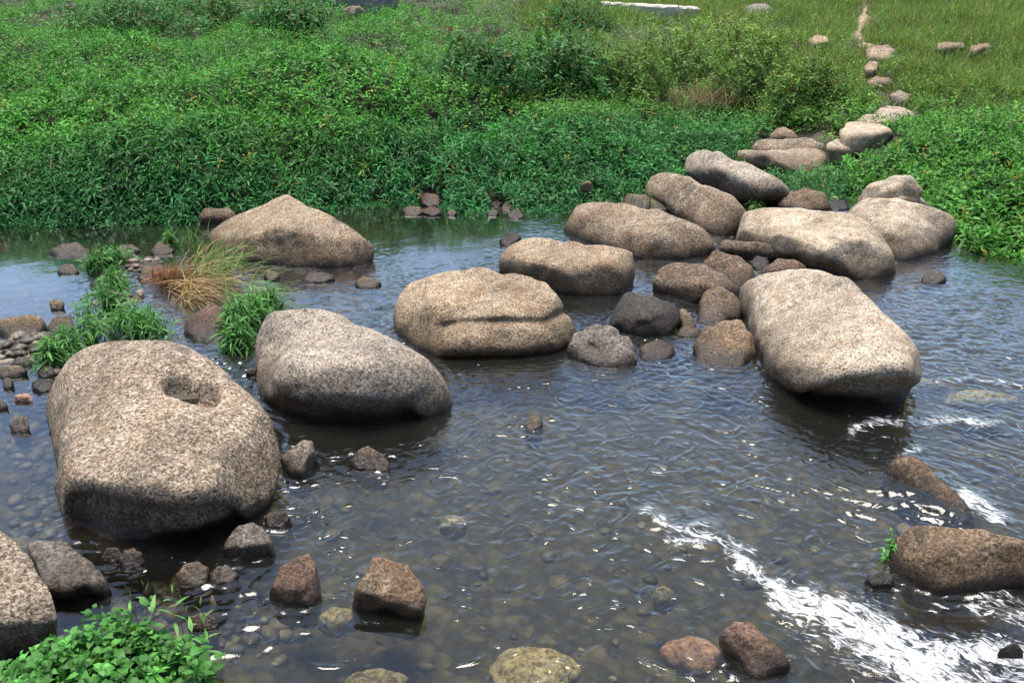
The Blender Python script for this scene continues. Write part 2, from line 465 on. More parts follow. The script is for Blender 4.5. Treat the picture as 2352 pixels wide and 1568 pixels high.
def rock(name, label, pts, mat, cat="boulder", group="granite boulders of the stepping stone crossing", p=9.0, sub=5, rough=0.035, back=0.25, sink=0.16, seed=None,
         dents=(), zb=None, fit=0.85, fine=0.012, shrink=0.88, zs=0.62, facets=18, cut=(.90, .98)):
    seed = seed if seed is not None else len(ROCKS) * 7 + 3
    pts = np.array([(q[0], q[1], q[2] * zs) for q in pts], float)
    z0 = 0.0
    if zb is not None:                # a rock on land: heights count from the soil there
        z0 = float(hit(zb[0], zb[1], G)[2]); pts[:, 2] += z0
    V = at(pts[:, 0], pts[:, 1], pts[:, 2])
    cxy = V[:, :2].mean(0)
    hid = []
    for v in V:
        away = v[:2] / np.linalg.norm(v[:2])
        h = v[2] - z0
        inn = cxy + (v[:2] - cxy) * shrink
        if h < 0.06:
            hid.append([inn[0], inn[1], z0 - sink])
        else:
            b = v[:2] + away * back * min(1, h / 0.3)
            hid.append([b[0], b[1], z0 + h * 0.45])
            b2 = cxy + (b - cxy) * shrink
            hid.append([b2[0], b2[1], z0 - sink])
    A = np.vstack([V, np.array(hid)])
    N, C = hull_planes(A)
    c = 0.5 * (A.min(0) + A.max(0)); c[2] = max(z0 + max(0.35 * (V[:, 2].max() - z0), 0.02), A[:, 2].min() + .4 * (A[:, 2].max() - A[:, 2].min()))
    D, Fc = ico(sub)
    h = np.maximum(((C - c) * N).sum(1), 0.012)
    def radius(d):
        q = np.maximum(d @ N.T, 0) / h
        return (q ** p).sum(1) ** (-1.0 / p)
    r = radius(D)
    vd = V - c; vl = np.linalg.norm(vd, axis=1); vd /= vl[:, None]
    q = np.clip(vl / radius(vd), 0.86, 1.3)
    w = np.exp(45 * (D @ vd.T - 1))
    fac = 1 + fit * (w @ (q - 1)) / (w.sum(1) + 0.12)
    r = r * fac
    size = float(np.mean(A.max(0) - A.min(0)))
    Pw = D * r[:, None]
    n = fbm(Pw * (2.6 / size) + seed * 3.1, 3, seed) * rough * size
    n2 = fbm(Pw * 11.0 + seed, 3, seed + 5) * fine * min(1, size / 0.5)
    r = r + n + n2
    if facets:
        if size < .6: cut = (cut[0] - .04, cut[1] - .01)
        rf = np.random.default_rng(seed + 500)
        for kf in range(facets):
            nf = rf.normal(size=3); nf[2] = abs(nf[2]) * .8 + .1; nf /= np.linalg.norm(nf)
            dp = D @ nf; hk = (dp * r).max() * rf.uniform(*cut)
            rk = np.where(dp > .15, hk / np.maximum(dp, .15), 9.0)
            kk = 0.006 * size
            r = np.minimum(r, rk) - kk * np.exp(-np.abs(r - rk) / kk) * .35
    # pull the surface back to the measured outline after the facets are cut
    near = np.argmax(D @ vd.T, axis=0)
    q = np.clip(vl / r[near], .85, 1.25)
    w = np.exp(90 * (D @ vd.T - 1))
    r = r * (1 + .45 * (w @ (q - 1)) / (w.sum(1) + .25))
    Pw = c + D * r[:, None]
    if dents:
        sx, sy = px_of(Pw)
        view = np.array([0, 0, CAM_H]) - c; view /= np.linalg.norm(view)
        front = np.clip((D @ view) * 4 + 0.2, 0, 1)
        for dn in dents:
            path, wd, dep = dn[0], dn[1], dn[2]
            dirv = np.array(dn[3]) if len(dn) > 3 else None
            dd = seg_dist(sx + 3 * fbm(Pw * 14, 2, 4), sy + 3 * fbm(Pw * 14, 2, 9), path)
            k = dep * np.exp(-(dd / wd) ** 2) if len(dn) < 5 else dep / (1 + np.exp((dd - wd) / dn[4]))
            k = k * front
            Pw = Pw - (D if dirv is None else dirv[None, :]) * k[:, None]
    loops = Fc.ravel(); tot = np.full(len(Fc), 3)
    org = (c[0], c[1], z0)
    o = mesh_obj(name, Pw, loops, tot, mat, origin=org)
    tag(o, label, cat, group)
    ext = Pw.max(0) - Pw.min(0)
    ROCKS.append((c[0], c[1], ext[0] / 2, ext[1] / 2, Pw[:, 2].max(), zb is not None))
    return o

G_STEP = "granite boulders of the stepping stone crossing"
G_SMALL = "smaller rocks wedged between the stepping stones"
G_SHORE = "stones lying in the shallow left channel"
G_NEAR = "loose rocks in the near water"
G_BANK = "stones along the foot of the far bank"
G_PATH = "flat stones of the path up the far bank"

POTHOLE = rock("boulder", "largest near boulder at left, coarse speckled top with a water-filled hollow",
     [(112, 905, .07), (117, 1010, .05), (129, 1150, .03), (150, 1238, 0), (210, 1262, 0), (330, 1268, 0), (430, 1245, 0), (520, 1212, 0), (596, 1165, .05), (628, 1100, .12), (629, 1030, .2),
      (612, 960, .28), (590, 920, .31), (540, 878, .36), (490, 830, .41), (430, 793, .45), (370, 780, .46), (300, 783, .45), (222, 787, .4), (165, 815, .33), (135, 860, .22),
      (150, 1085, .25), (219, 1112, .28), (313, 1137, .285), (375, 1160, .27), (470, 1178, .22), (300, 950, .38), (450, 1000, .36)], M_coarse, sub=7, p=14, rough=0.02, back=.2,
     dents=[([(398, 880), (440, 893), (482, 906)], 20, 0.115, (0.1, -0.15, .98), 3.6), ([(195, 1190), (300, 1220), (400, 1232), (500, 1220)], 52, .10, (0, -1, .2), 7.0)], zs=1.0)
rock("boulder", "smooth boulder with a bright white top beside the pothole boulder",
     [(588, 760, .2), (600, 728, .33), (640, 713, .42), (720, 704, .47), (770, 713, .48), (850, 752, .45), (930, 783, .4), (978, 822, .33), (1012, 870, .2), (1046, 915, .05), (1020, 950, 0), (960, 968, 0),
      (890, 980, 0), (800, 985, 0), (700, 985, 0), (640, 968, 0), (602, 925, 0), (588, 880, .05), (584, 815, .14), (640, 850, .3), (740, 852, .36), (850, 862, .36), (930, 865, .31)], M_pale, sub=6, p=9, rough=0.02, dents=[([(640, 960), (800, 985), (920, 975)], 36, .11, (0, -1, .2), 7.0)], zs=0.85)
rock("boulder", "rounded boulder with a long horizontal crack across its face",
     [(900, 745, .05), (906, 690, .2), (930, 650, .32), (1000, 622, .42), (1100, 611, .46), (1200, 631, .45), (1262, 652, .41), (1305, 692, .33), (1338, 740, .16), (1320, 780, .05), (1290, 812, 0),
      (1200, 832, 0), (1100, 836, 0), (1020, 838, 0), (950, 800, 0), (1000, 700, .33), (1150, 720, .33), (1270, 735, .25)], M_granite, sub=6, p=9, rough=0.025,
     dents=[([(1010, 752), (1050, 744), (1150, 738), (1250, 741), (1325, 706)], 9, 0.034), ([(1205, 632), (1240, 648)], 9, .03), ([(1030, 838), (1150, 838), (1270, 825)], 18, .06, (0, -1, .2), 6.0)], zs=0.75)
rock("boulder", "blocky boulder with a flat sunlit top, fourth stepping stone from the near left",
     [(1140, 603, .1), (1156, 574, .22), (1200, 550, .33), (1260, 548, .37), (1320, 552, .38), (1400, 564, .36), (1456, 580, .32), (1463, 612, .2), (1445, 655, .05), (1420, 680, 0), (1330, 682, 0),
      (1250, 665, 0), (1180, 635, 0), (1190, 598, .27), (1300, 612, .31), (1430, 606, .32)], M_granite, p=12, zs=0.7)
rock("boulder", "long low boulder with mottled top behind the blocky flat-topped one",
     [(1288, 510, .1), (1310, 480, .25), (1360, 462, .35), (1440, 467, .4), (1520, 482, .4), (1580, 509, .35), (1645, 548, .15), (1625, 578, .05), (1560, 600, 0), (1480, 600, 0), (1400, 580, 0),
      (1330, 550, 0), (1295, 530, 0), (1480, 545, .25)], M_granite, rough=.03, dents=[([(1520, 510), (1570, 530), (1620, 545)], 7, .025)], zs=0.68)
rock("flat_rock", "small flat-topped slab with a grass sprig, tucked behind the long mottled boulder",
     [(1405, 456, .14), (1430, 443, .24), (1500, 445, .24), (1551, 466, .22), (1549, 486, .12), (1500, 490, .08), (1420, 472, .08)], M_granite, p=12, sub=4, zb=(1480, 480), zs=0.55)
rock("boulder", "sloping boulder of mottled granite between two boulders near the grassy edge",
     [(1472, 430, .16), (1500, 396, .3), (1540, 390, .38), (1580, 405, .4), (1640, 430, .38), (1690, 455, .34), (1722, 476, .26), (1695, 530, .05), (1640, 545, 0), (1580, 510, 0), (1550, 480, .03), (1500, 446, .08)],
     M_granite, p=10, zs=0.8)
rock("boulder", "long rounded boulder with a pale top at the edge of the far bank",
     [(1563, 383, .2), (1575, 355, .33), (1610, 343, .43), (1660, 351, .47), (1740, 384, .45), (1800, 420, .33), (1819, 442, .2), (1792, 466, .04), (1740, 462, .02), (1680, 435, .03), (1600, 408, .08), (1640, 385, .36), (1740, 425, .32)],
     M_pale, p=10, dents=[([(1740, 385), (1790, 405)], 6, .02)], zs=0.75)
rock("boulder", "wedge-shaped boulder tapering left below the layered slab",
     [(1682, 351, .3), (1740, 350, .38), (1830, 339, .42), (1890, 344, .40), (1902, 356, .32), (1884, 385, .12), (1845, 400, .03), (1770, 392, .03), (1725, 372, .17)], M_pale, p=12, zb=(1790, 402), zs=0.5)
rock("flat_rock", "layered grey slab lying on top of the wedge boulder",
     [(1713, 330, .22), (1740, 321, .26), (1860, 315, .27), (1900, 330, .25), (1922, 348, .18), (1890, 346, .19), (1800, 343, .2), (1730, 346, .18)], M_granite, p=14, sub=4, zb=(1790, 402),
     dents=[([(1720, 336), (1800, 333), (1870, 328)], 5, .02)], zs=1.0)
rock("rock", "small dark round rock on the bank just above the layered slab",
     [(1768, 312, .1), (1782, 295, .17), (1805, 291, .2), (1830, 302, .16), (1840, 316, .08), (1800, 320, .02)], M_brown, "rock", G_SMALL, sub=4, zb=(1800, 322))
rock("rock", "rounded brown rock behind the saddle-shaped boulder at the inlet",
     [(1785, 468, .1), (1800, 442, .2), (1850, 430, .27), (1890, 441, .24), (1910, 475, .1), (1850, 488, .04)], M_brown, "rock", G_SMALL, sub=4, zs=0.7)
rock("boulder", "broad saddle-shaped boulder with a bright left top and dark right end",
     [(1675, 542, .12), (1690, 496, .28), (1740, 478, .4), (1820, 477, .44), (1900, 486, .44), (1960, 490, .46), (2032, 530, .4), (2066, 585, .2), (2050, 622, .05), (1990, 646, 0), (1910, 632, 0), (1830, 604, 0),
      (1750, 590, 0), (1695, 566, 0), (1900, 572, .33), (1960, 550, .40), (1800, 552, .30)], M_pale, sub=6, p=9, dents=[([(1900, 530), (1890, 490)], 35, .04)], zs=0.7)
rock("boulder", "leaning boulder behind the saddle-shaped one, beside the right-hand leaves",
     [(1945, 492, .3), (1962, 465, .38), (2000, 452, .45), (2060, 455, .48), (2150, 475, .42), (2196, 506, .27), (2190, 540, .12), (2150, 580, .02), (2090, 602, 0), (2050, 603, 0), (2060, 530, .3), (2140, 530, .24)], M_pale, p=9, zs=0.7)
rock("boulder", "dome-topped boulder with a dark undercut, highest of the right-hand boulders",
     [(1973, 458, .32), (2000, 416, .52), (2050, 395, .64), (2090, 398, .64), (2127, 432, .5), (2136, 466, .32), (2050, 470, .25), (2060, 440, .5)], M_pale, p=9, dents=[([(2040, 450), (2080, 443), (2130, 455)], 7, .04)], zs=0.75)
rock("boulder", "largest right-hand boulder with a pale speckled slope and black undercut at the rapids",
     [(1700, 665, .15), (1738, 630, .33), (1800, 619, .42), (1880, 617, .48), (1960, 640, .5), (2002, 680, .5), (2062, 740, .45), (2102, 790, .38), (2117, 850, .27), (2110, 925, .03), (2104, 952, 0), (2040, 935, .0),
      (1950, 935, 0), (1870, 910, 0), (1795, 888, 0), (1758, 845, .05), (1742, 790, .08), (1718, 720, .1), (1801, 846, .19), (1870, 838, .27), (1955, 820, .36), (2093, 826, .38), (1887, 905, .14), (2024, 874, .28), (1850, 720, .37)],
     M_pale, sub=6, p=12, rough=.02, dents=[([(1880, 945), (1960, 925), (2080, 920)], 42, .13, (0, -1, .1), 6.0)], zs=0.84)
rock("cobble", "grey rounded cobble with a pitted dark streak, standing at the water's edge in the middle",
     [(1298, 800, .08), (1311, 770, .16), (1360, 745, .23), (1410, 748, .24), (1450, 780, .19), (1468, 832, .05), (1440, 850, 0), (1380, 850, 0), (1320, 828, .0)], M_grey, "rock", G_SMALL, sub=5, p=6,
     dents=[([(1345, 790), (1375, 810), (1390, 835)], 8, .025), ([(1400, 770), (1440, 800)], 5, .01)])
rock("rock", "black angular rock leaning behind the grey pitted cobble",
     [(1393, 748, .05), (1415, 700, .2), (1440, 670, .28), (1500, 679, .27), (1556, 702, .21), (1561, 725, .15), (1540, 765, .02), (1480, 778, 0), (1420, 757, 0), (1480, 720, .22)], M_dark, "rock", G_SMALL, sub=5, p=16, rough=.02)
rock("rock", "broad faceted brown rock directly behind the black angular rock",
     [(1490, 650, .08), (1515, 615, .2), (1545, 602, .25), (1620, 605, .26), (1660, 626, .22), (1706, 668, .08), (1650, 692, 0), (1590, 697, 0), (1510, 672, 0), (1600, 655, .2)], M_brown, "rock", G_SMALL, sub=5, p=16, rough=.02)
rock("rock", "smooth brown rock resting between the veined rock and the saddle-shaped boulder",
     [(1605, 602, .14), (1640, 575, .26), (1700, 589, .24), (1735, 618, .15), (1742, 642, .07), (1700, 662, 0), (1640, 630, 0)], M_brown, "rock", G_SMALL, sub=4, p=9)
rock("flat_rock", "flat slab with a shaded hollow under its edge, beside the saddle-shaped boulder",
     [(1643, 567, .14), (1656, 550, .21), (1740, 553, .23), (1795, 565, .2), (1795, 586, .1), (1700, 585, .04)], M_brown, "rock", G_SMALL, sub=4, p=12)
rock("rock", "low reddish rock peeping over the top of the largest right-hand boulder",
     [(1748, 622, .12), (1788, 592, .22), (1830, 594, .21), (1862, 616, .14), (1800, 645, .0)], M_red, "rock", G_SMALL, sub=4)
rock("rock", "tiny dark stone in the gap left of the low reddish rock",
     [(1718, 602, .06), (1740, 586, .12), (1765, 590, .11), (1772, 612, .04), (1745, 625, 0)], M_dark, "rock", G_SMALL, sub=3)
rock("rock", "upright brown egg-shaped rock above the round mossy one",
     [(1602, 692, .1), (1620, 662, .2), (1655, 652, .25), (1690, 670, .2), (1713, 702, .1), (1706, 732, .0), (1650, 750, 0), (1605, 747, 0)], M_brown, "rock", G_SMALL, sub=4, p=8)
rock("rock", "round speckled brown rock standing in water against the largest right-hand boulder",
     [(1592, 790, .08), (1610, 755, .18), (1660, 737, .25), (1700, 735, .26), (1730, 770, .18), (1743, 812, .05), (1720, 842, 0), (1650, 847, 0), (1600, 832, 0)], M_brown, "rock", G_SMALL, sub=5, p=7)
rock("rock", "small wedge of yellowish stone right of the black angular rock",
     [(1556, 715, .15), (1570, 706, .18), (1590, 725, .12), (1607, 752, .05), (1570, 760, .02)], M_ochre, "rock", G_SMALL, sub=3, p=12)
rock("rock", "flat orange-brown stone in the gap below the yellowish wedge",
     [(1545, 762, .04), (1570, 748, .07), (1610, 752, .07), (1618, 768, .03), (1580, 778, 0), (1550, 775, 0)], M_ochre, "rock", G_SMALL, sub=3)
rock("rock", "wet dark red rock half sunk beside the grey pitted cobble",
     [(1468, 800, .05), (1500, 780, .07), (1545, 785, .06), (1552, 812, .02), (1530, 828, 0), (1470, 830, 0)], M_red, "rock", G_SMALL, sub=4)
rock("boulder", "pointed grey-brown boulder with a peaked top below the left bank",
     [(480, 535, .12), (520, 505, .22), (560, 490, .3), (612, 480, .38), (638, 456, .46), (655, 447, .48), (690, 462, .46), (760, 495, .4), (812, 530, .3), (851, 570, .15), (851, 598, .02), (822, 612, 0), (740, 616, 0),
      (660, 612, 0), (560, 600, 0), (505, 580, 0), (640, 520, .36), (560, 550, .2), (760, 550, .26)], M_granite, group="boulders away from the crossing", sub=6, p=40, rough=.02, fit=1.1, facets=5, zs=0.75)
rock("rock", "brown rock under the leaves behind the peaked boulder",
     [(455, 500, .1), (470, 478, .2), (530, 475, .21), (546, 492, .16), (540, 515, .02), (465, 515, 0)], M_brown, "rock", G_BANK, sub=4)

# shallow left channel
for nm, lb, pts, mt in [
    ("rock", "flat purplish-grey rock in the dark water at upper left", [(111, 572, .06), (135, 556, .1), (180, 555, .1), (206, 575, .06), (200, 595, 0), (125, 593, 0)], M_grey),
    ("rock", "pale humped stone at the top edge of the bright left pool", [(128, 622, .04), (145, 605, .08), (165, 604, .08), (183, 620, .04), (165, 632, 0), (135, 631, 0)], M_granite),
    ("rock", "rounded olive-brown rock between the two left grass patches", [(203, 645, .05), (225, 627, .1), (265, 624, .11), (292, 640, .08), (285, 670, 0), (215, 668, 0)], M_brown),
    ("rock", "reddish-brown round boulder beside the drooping grass clump", [(418, 745, .08), (440, 715, .17), (470, 700, .21), (505, 700, .21), (530, 722, .16), (535, 770, .03), (500, 798, 0), (445, 790, 0), (420, 768, .02)], M_red),
    ("rock", "large two-tone rock with an ochre ridge at the left frame edge", [(-15, 740, .08), (10, 728, .13), (70, 722, .16), (104, 730, .13), (106, 755, .04), (80, 778, 0), (20, 780, 0), (-10, 760, .02)], M_ochre),
    ("rock", "brown rock leaning between the two-tone rock and the grass patch", [(105, 755, .04), (120, 728, .12), (160, 720, .13), (172, 745, .06), (150, 775, 0), (115, 775, 0)], M_brown),
    ("rock", "small pale flake of rock above the brown leaning rock", [(112, 692, .07), (130, 686, .09), (148, 696, .06), (140, 714, .0), (118, 712, 0)], M_ochre),
    ("rock", "dark wide rock below the two-tone rock at the left edge", [(10, 800, .05), (40, 786, .09), (85, 785, .09), (100, 800, .05), (80, 822, 0), (25, 820, 0)], M_dark),
    ("rock", "greenish flat stone below the dark wide rock", [(20, 838, .03), (35, 820, .07), (60, 818, .07), (85, 834, .03), (60, 845, 0), (28, 845, 0)], M_brown),
    ("rock", "tan oblong stone at the left frame edge above the pale chip", [(-10, 850, .05), (5, 838, .08), (50, 838, .08), (62, 852, .05), (40, 868, 0), (5, 870, 0)], M_ochre),
    ("rock", "brown stone at the tip of the left grass patch", [(82, 856, .03), (95, 838, .08), (120, 836, .08), (125, 860, .03), (100, 870, 0)], M_brown),
    ("rock", "pale chip of stone under the tan oblong stone", [(5, 880, .04), (15, 867, .07), (32, 876, .05), (22, 897, 0), (8, 895, 0)], M_granite),
    ("rock", "dark wet flat stone touching the left side of the pothole boulder", [(70, 885, .02), (95, 873, .05), (122, 875, .05), (122, 895, .01), (100, 905, 0), (75, 897, 0)], M_dark),
    ("rock", "brown pebble cut by the left frame edge in the calm pool", [(-8, 930, .04), (5, 917, .06), (18, 928, .05), (14, 943, 0), (-4, 945, 0)], M_brown),
    ("rock", "single round grey cobble standing alone in the calm left pool", [(20, 975, .05), (30, 955, .1), (45, 948, .12), (62, 958, .1), (68, 980, .04), (58, 996, 0), (32, 995, 0)], M_grey),
    ("rock", "pale stone in the upper left grass tuft", [(258, 575, .05), (275, 562, .08), (305, 560, .08), (322, 572, .05), (300, 585, 0), (268, 585, 0)], M_grey),
    ("rock", "brown stone right of the upper left grass tuft", [(345, 575, .05), (360, 555, .09), (385, 555, .09), (400, 575, .04), (375, 588, 0), (350, 588, 0)], M_brown),
    ("rock", "brown layered stone left of the dry grass root ball", [(315, 635, .05), (330, 612, .11), (370, 605, .12), (388, 622, .07), (375, 655, 0), (325, 655, 0)], M_brown),
    ("rock", "small stone under the tail of the dry grass, nearest the peaked boulder", [(605, 635, .03), (615, 622, .07), (640, 625, .06), (645, 640, .01), (620, 648, 0)], M_granite),
    ("rock", "low brown stone awash in front of the peaked boulder", [(688, 640, .03), (710, 626, .06), (755, 628, .06), (772, 640, .02), (740, 652, 0), (695, 650, 0)], M_brown),
    ("rock", "pale pebble with a rough top right of the low awash stone", [(812, 650, .03), (832, 636, .07), (855, 638, .07), (880, 650, .03), (860, 664, 0), (825, 664, 0)], M_granite),
    ("rock", "small brown stone squeezed between pothole boulder and white-topped boulder", [(530, 905, .06), (545, 888, .12), (570, 890, .12), (582, 910, .05), (575, 930, 0), (540, 925, 0)], M_red),
    ("rock", "tiny rock touching the left flank of the white-topped boulder", [(562, 855, .05), (572, 845, .08), (588, 845, .08), (592, 862, .02), (570, 866, 0)], M_brown),
    ("rock", "pinkish sunken stone beside the left flank of the pothole boulder", [(30, 925, -.02), (45, 918, -.005), (70, 918, -.005), (78, 927, -.02), (50, 932, -.04)], M_pink)]:
    rock(nm, lb, pts, mt, "rock", G_SHORE, sub=4, p=9, back=.08, sink=.1, fine=.01)

# near water
for nm, lb, pts, mt, pp in [
    ("boulder", "angular pale boulder cut by the lower left frame edge", [(-60, 1190, .34), (0, 1213, .33), (30, 1240, .32), (62, 1268, .3), (112, 1370, .27), (126, 1405, .24), (106, 1450, .13), (60, 1490, .03), (0, 1510, 0), (-70, 1500, 0), (0, 1395, .28), (80, 1385, .28)], M_coarse, 16),
    ("flat_rock", "flat slab with a black front edge between the lower left boulder and pothole boulder", [(58, 1245, .10), (95, 1236, .12), (140, 1231, .13), (150, 1245, .13), (200, 1285, .13), (262, 1345, .07), (256, 1360, .0), (190, 1354, 0), (110, 1362, 0), (103, 1335, .13), (150, 1345, .12), (200, 1335, .10)], M_grey, 16),
    ("cobble", "round grey cobble in front of the pothole boulder", [(271, 1285, .04), (282, 1262, .1), (305, 1257, .11), (328, 1268, .09), (334, 1290, .03), (318, 1310, 0), (285, 1310, 0)], M_grey, 6),
    ("rock", "small mossy stone touching the round grey cobble's left side", [(228, 1280, .04), (245, 1258, .09), (270, 1254, .1), (282, 1275, .05), (260, 1298, 0), (235, 1295, 0)], M_brown, 9),
    ("rock", "pale angular rock with a dark broken base at the pothole boulder's right foot", [(513, 1248, .09), (540, 1210, .15), (575, 1194, .17), (600, 1205, .16), (633, 1245, .1), (630, 1275, .01), (570, 1285, 0), (525, 1278, 0), (560, 1250, .12)], M_grey, 16),
    ("rock", "brown rounded rock just below the right edge of the pothole boulder", [(605, 1190, .05), (625, 1173, .09), (655, 1173, .09), (669, 1192, .04), (650, 1215, 0), (615, 1215, 0)], M_brown, 8),
    ("rock", "knobbly ochre stone, left one of the adjoining pair", [(402, 1318, .05), (420, 1292, .1), (455, 1287, .1), (480, 1302, .07), (480, 1330, .02), (450, 1350, 0), (412, 1342, 0)], M_ochre, 9),
    ("rock", "low ochre stone, right one of the adjoining pair", [(478, 1318, .03), (498, 1298, .07), (530, 1302, .06), (550, 1322, .02), (530, 1342, 0), (488, 1344, 0)], M_ochre, 9),
    ("rock", "upright triangular rock with a reddish foot in the near water", [(617, 1358, .06), (640, 1302, .15), (680, 1276, .19), (715, 1270, .19), (732, 1300, .14), (739, 1370, .03), (712, 1398, 0), (650, 1388, 0), (690, 1340, .14)], M_red, 14),
    ("rock", "square-topped rock with a black front in the near water", [(806, 1352, .14), (850, 1280, .21), (878, 1273, .21), (938, 1290, .2), (968, 1335, .17), (976, 1378, .12), (973, 1412, 0), (890, 1402, 0), (808, 1396, 0), (890, 1368, .15), (960, 1395, .10)], M_brown, 18),
    ("rock", "dark grey angular rock with a tilted flat face beside the white-topped boulder", [(644, 1052, .07), (660, 1033, .12), (700, 1008, .19), (722, 1008, .19), (727, 1040, .08), (690, 1100, 0), (660, 1088, .01), (690, 1085, .07)], M_grey, 18),
    ("rock", "rounded brown rock in the shadow in front of the white-topped boulder", [(802, 1055, .05), (815, 1033, .1), (845, 1022, .13), (880, 1040, .1), (900, 1070, .03), (880, 1085, 0), (820, 1080, 0)], M_brown, 8),
    ("rock", "tiny tan stone poking out of the open water below the cracked boulder", [(1204, 975, .02), (1215, 958, .06), (1232, 950, .07), (1250, 970, .03), (1240, 988, 0), (1212, 988, 0)], M_ochre, 9),
    ("rock", "dark wet stone beside the lower left leafy plant", [(428, 1430, .03), (450, 1412, .07), (480, 1405, .08), (502, 1425, .04), (490, 1450, 0), (440, 1448, 0)], M_brown, 9),
    ("boulder", "squared brown boulder at the right frame edge above the rapids", [(2047, 1262, .12), (2075, 1216, .23), (2130, 1203, .28), (2250, 1210, .31), (2352, 1238, .3), (2420, 1260, .25), (2420, 1340, .05), (2352, 1345, .02), (2290, 1345, 0), (2180, 1368, 0), (2100, 1345, 0), (2055, 1305, .04), (2110, 1270, .2), (2250, 1280, .2)], M_brown, 14),
    ("rock", "long low rock with water sliding over its lower side at right", [(2005, 1065, .02), (2050, 1047, .08), (2110, 1045, .1), (2140, 1075, .09), (2200, 1140, .06), (2240, 1185, .02), (2210, 1200, 0), (2130, 1150, 0), (2060, 1095, 0)], M_brown, 9),
    ("rock", "dark elongated rock lying in the water at the bottom right", [(1650, 1445, .1), (1680, 1420, .16), (1722, 1424, .16), (1790, 1490, .12), (1830, 1532, .05), (1800, 1548, 0), (1730, 1562, 0), (1690, 1515, 0), (1652, 1470, .03), (1720, 1470, .14)], M_red, 12),
    ("rock", "dark pointed stone left of the squared boulder, half under water", [(1985, 1335, .02), (2020, 1320, .05), (2050, 1325, .04), (2060, 1350, 0), (2000, 1352, 0)], M_dark, 9),
    ("rock", "small dark rock lapped by white water at the lower right frame edge", [(2290, 1500, .03), (2310, 1485, .07), (2345, 1490, .06), (2350, 1515, 0), (2305, 1518, 0)], M_dark, 9),
    ("cobble", "mauve-grey cobble in the dark water under the right-hand leaves", [(2114, 638, .04), (2130, 622, .09), (2160, 622, .09), (2176, 640, .03), (2150, 655, 0), (2120, 653, 0)], M_grey, 7)]:
    rock(nm, lb, pts, mt, "boulder" if nm == "boulder" else "rock", G_NEAR, zs=.85 if "frame edge" in lb and "pale" in lb else 1.15 if "long low rock" in lb else .62, sub=5, p=pp, back=.1, sink=.12, rough=.025)

# foot of the bank
for nm, lb, pts, mt in [
    ("rock", "pinkish cube-shaped stone at the foot of the bank", [(963, 450, .12), (975, 442, .15), (1010, 446, .14), (1013, 470, .04), (990, 478, .0), (968, 465, .06)], M_red),
    ("rock", "pale rounded stone left of the pinkish cube", [(924, 482, .05), (940, 471, .09), (965, 474, .08), (973, 487, .03), (955, 498, 0), (930, 495, 0)], M_granite),
    ("rock", "reddish flat stone under the pinkish cube", [(970, 488, .03), (985, 476, .06), (1010, 478, .06), (1015, 490, .02), (995, 498, 0)], M_red),
    ("pebble", "small buff pebble right of the reddish flat stone", [(1026, 490, .03), (1038, 481, .06), (1050, 488, .04), (1042, 498, 0), (1030, 497, 0)], M_granite),
    ("pebble", "pinkish pebble, upper left of the bank's pebble cluster", [(1126, 467, .05), (1140, 457, .08), (1153, 466, .05), (1142, 478, 0), (1130, 476, 0)], M_red),
    ("pebble", "round tan pebble at the top right of the bank's pebble cluster", [(1150, 473, .05), (1164, 461, .09), (1178, 470, .06), (1170, 486, 0), (1154, 485, 0)], M_ochre),
    ("rock", "buff pyramid-shaped pebble, rightmost of the bank's pebble cluster", [(1164, 494, .03), (1180, 477, .09), (1195, 480, .08), (1206, 497, .02), (1190, 506, 0), (1170, 505, 0)], M_granite),
    ("pebble", "grey pebble, lowest left of the bank's pebble cluster", [(1118, 490, .03), (1132, 480, .06), (1148, 488, .03), (1138, 498, 0), (1122, 497, 0)], M_grey),
    ("rock", "dark brown rock alone in the water above the blocky flat-topped boulder", [(1146, 550, .06), (1165, 533, .13), (1185, 529, .14), (1199, 540, .1), (1195, 558, .01), (1165, 570, 0), (1150, 562, .02)], M_dark),
    ("rock", "dark stone in the inlet, left of the dome-topped boulder", [(1898, 470, .05), (1920, 455, .1), (1945, 460, .08), (1952, 480, .02), (1920, 488, 0)], M_dark)]:
    rock(nm, lb, pts, mt, "pebble" if nm == "pebble" else "rock", G_BANK, sub=4, p=10, back=.06, sink=.08)
rock("pebble", "pale pebble among the leaves on the bank right of centre", [(1336, 414, .20), (1348, 404, .24), (1362, 412, .21), (1352, 422, .17)], M_granite, "pebble", G_BANK, sub=3, zb=(1350, 425), back=.05, sink=-.12, zs=1.0)

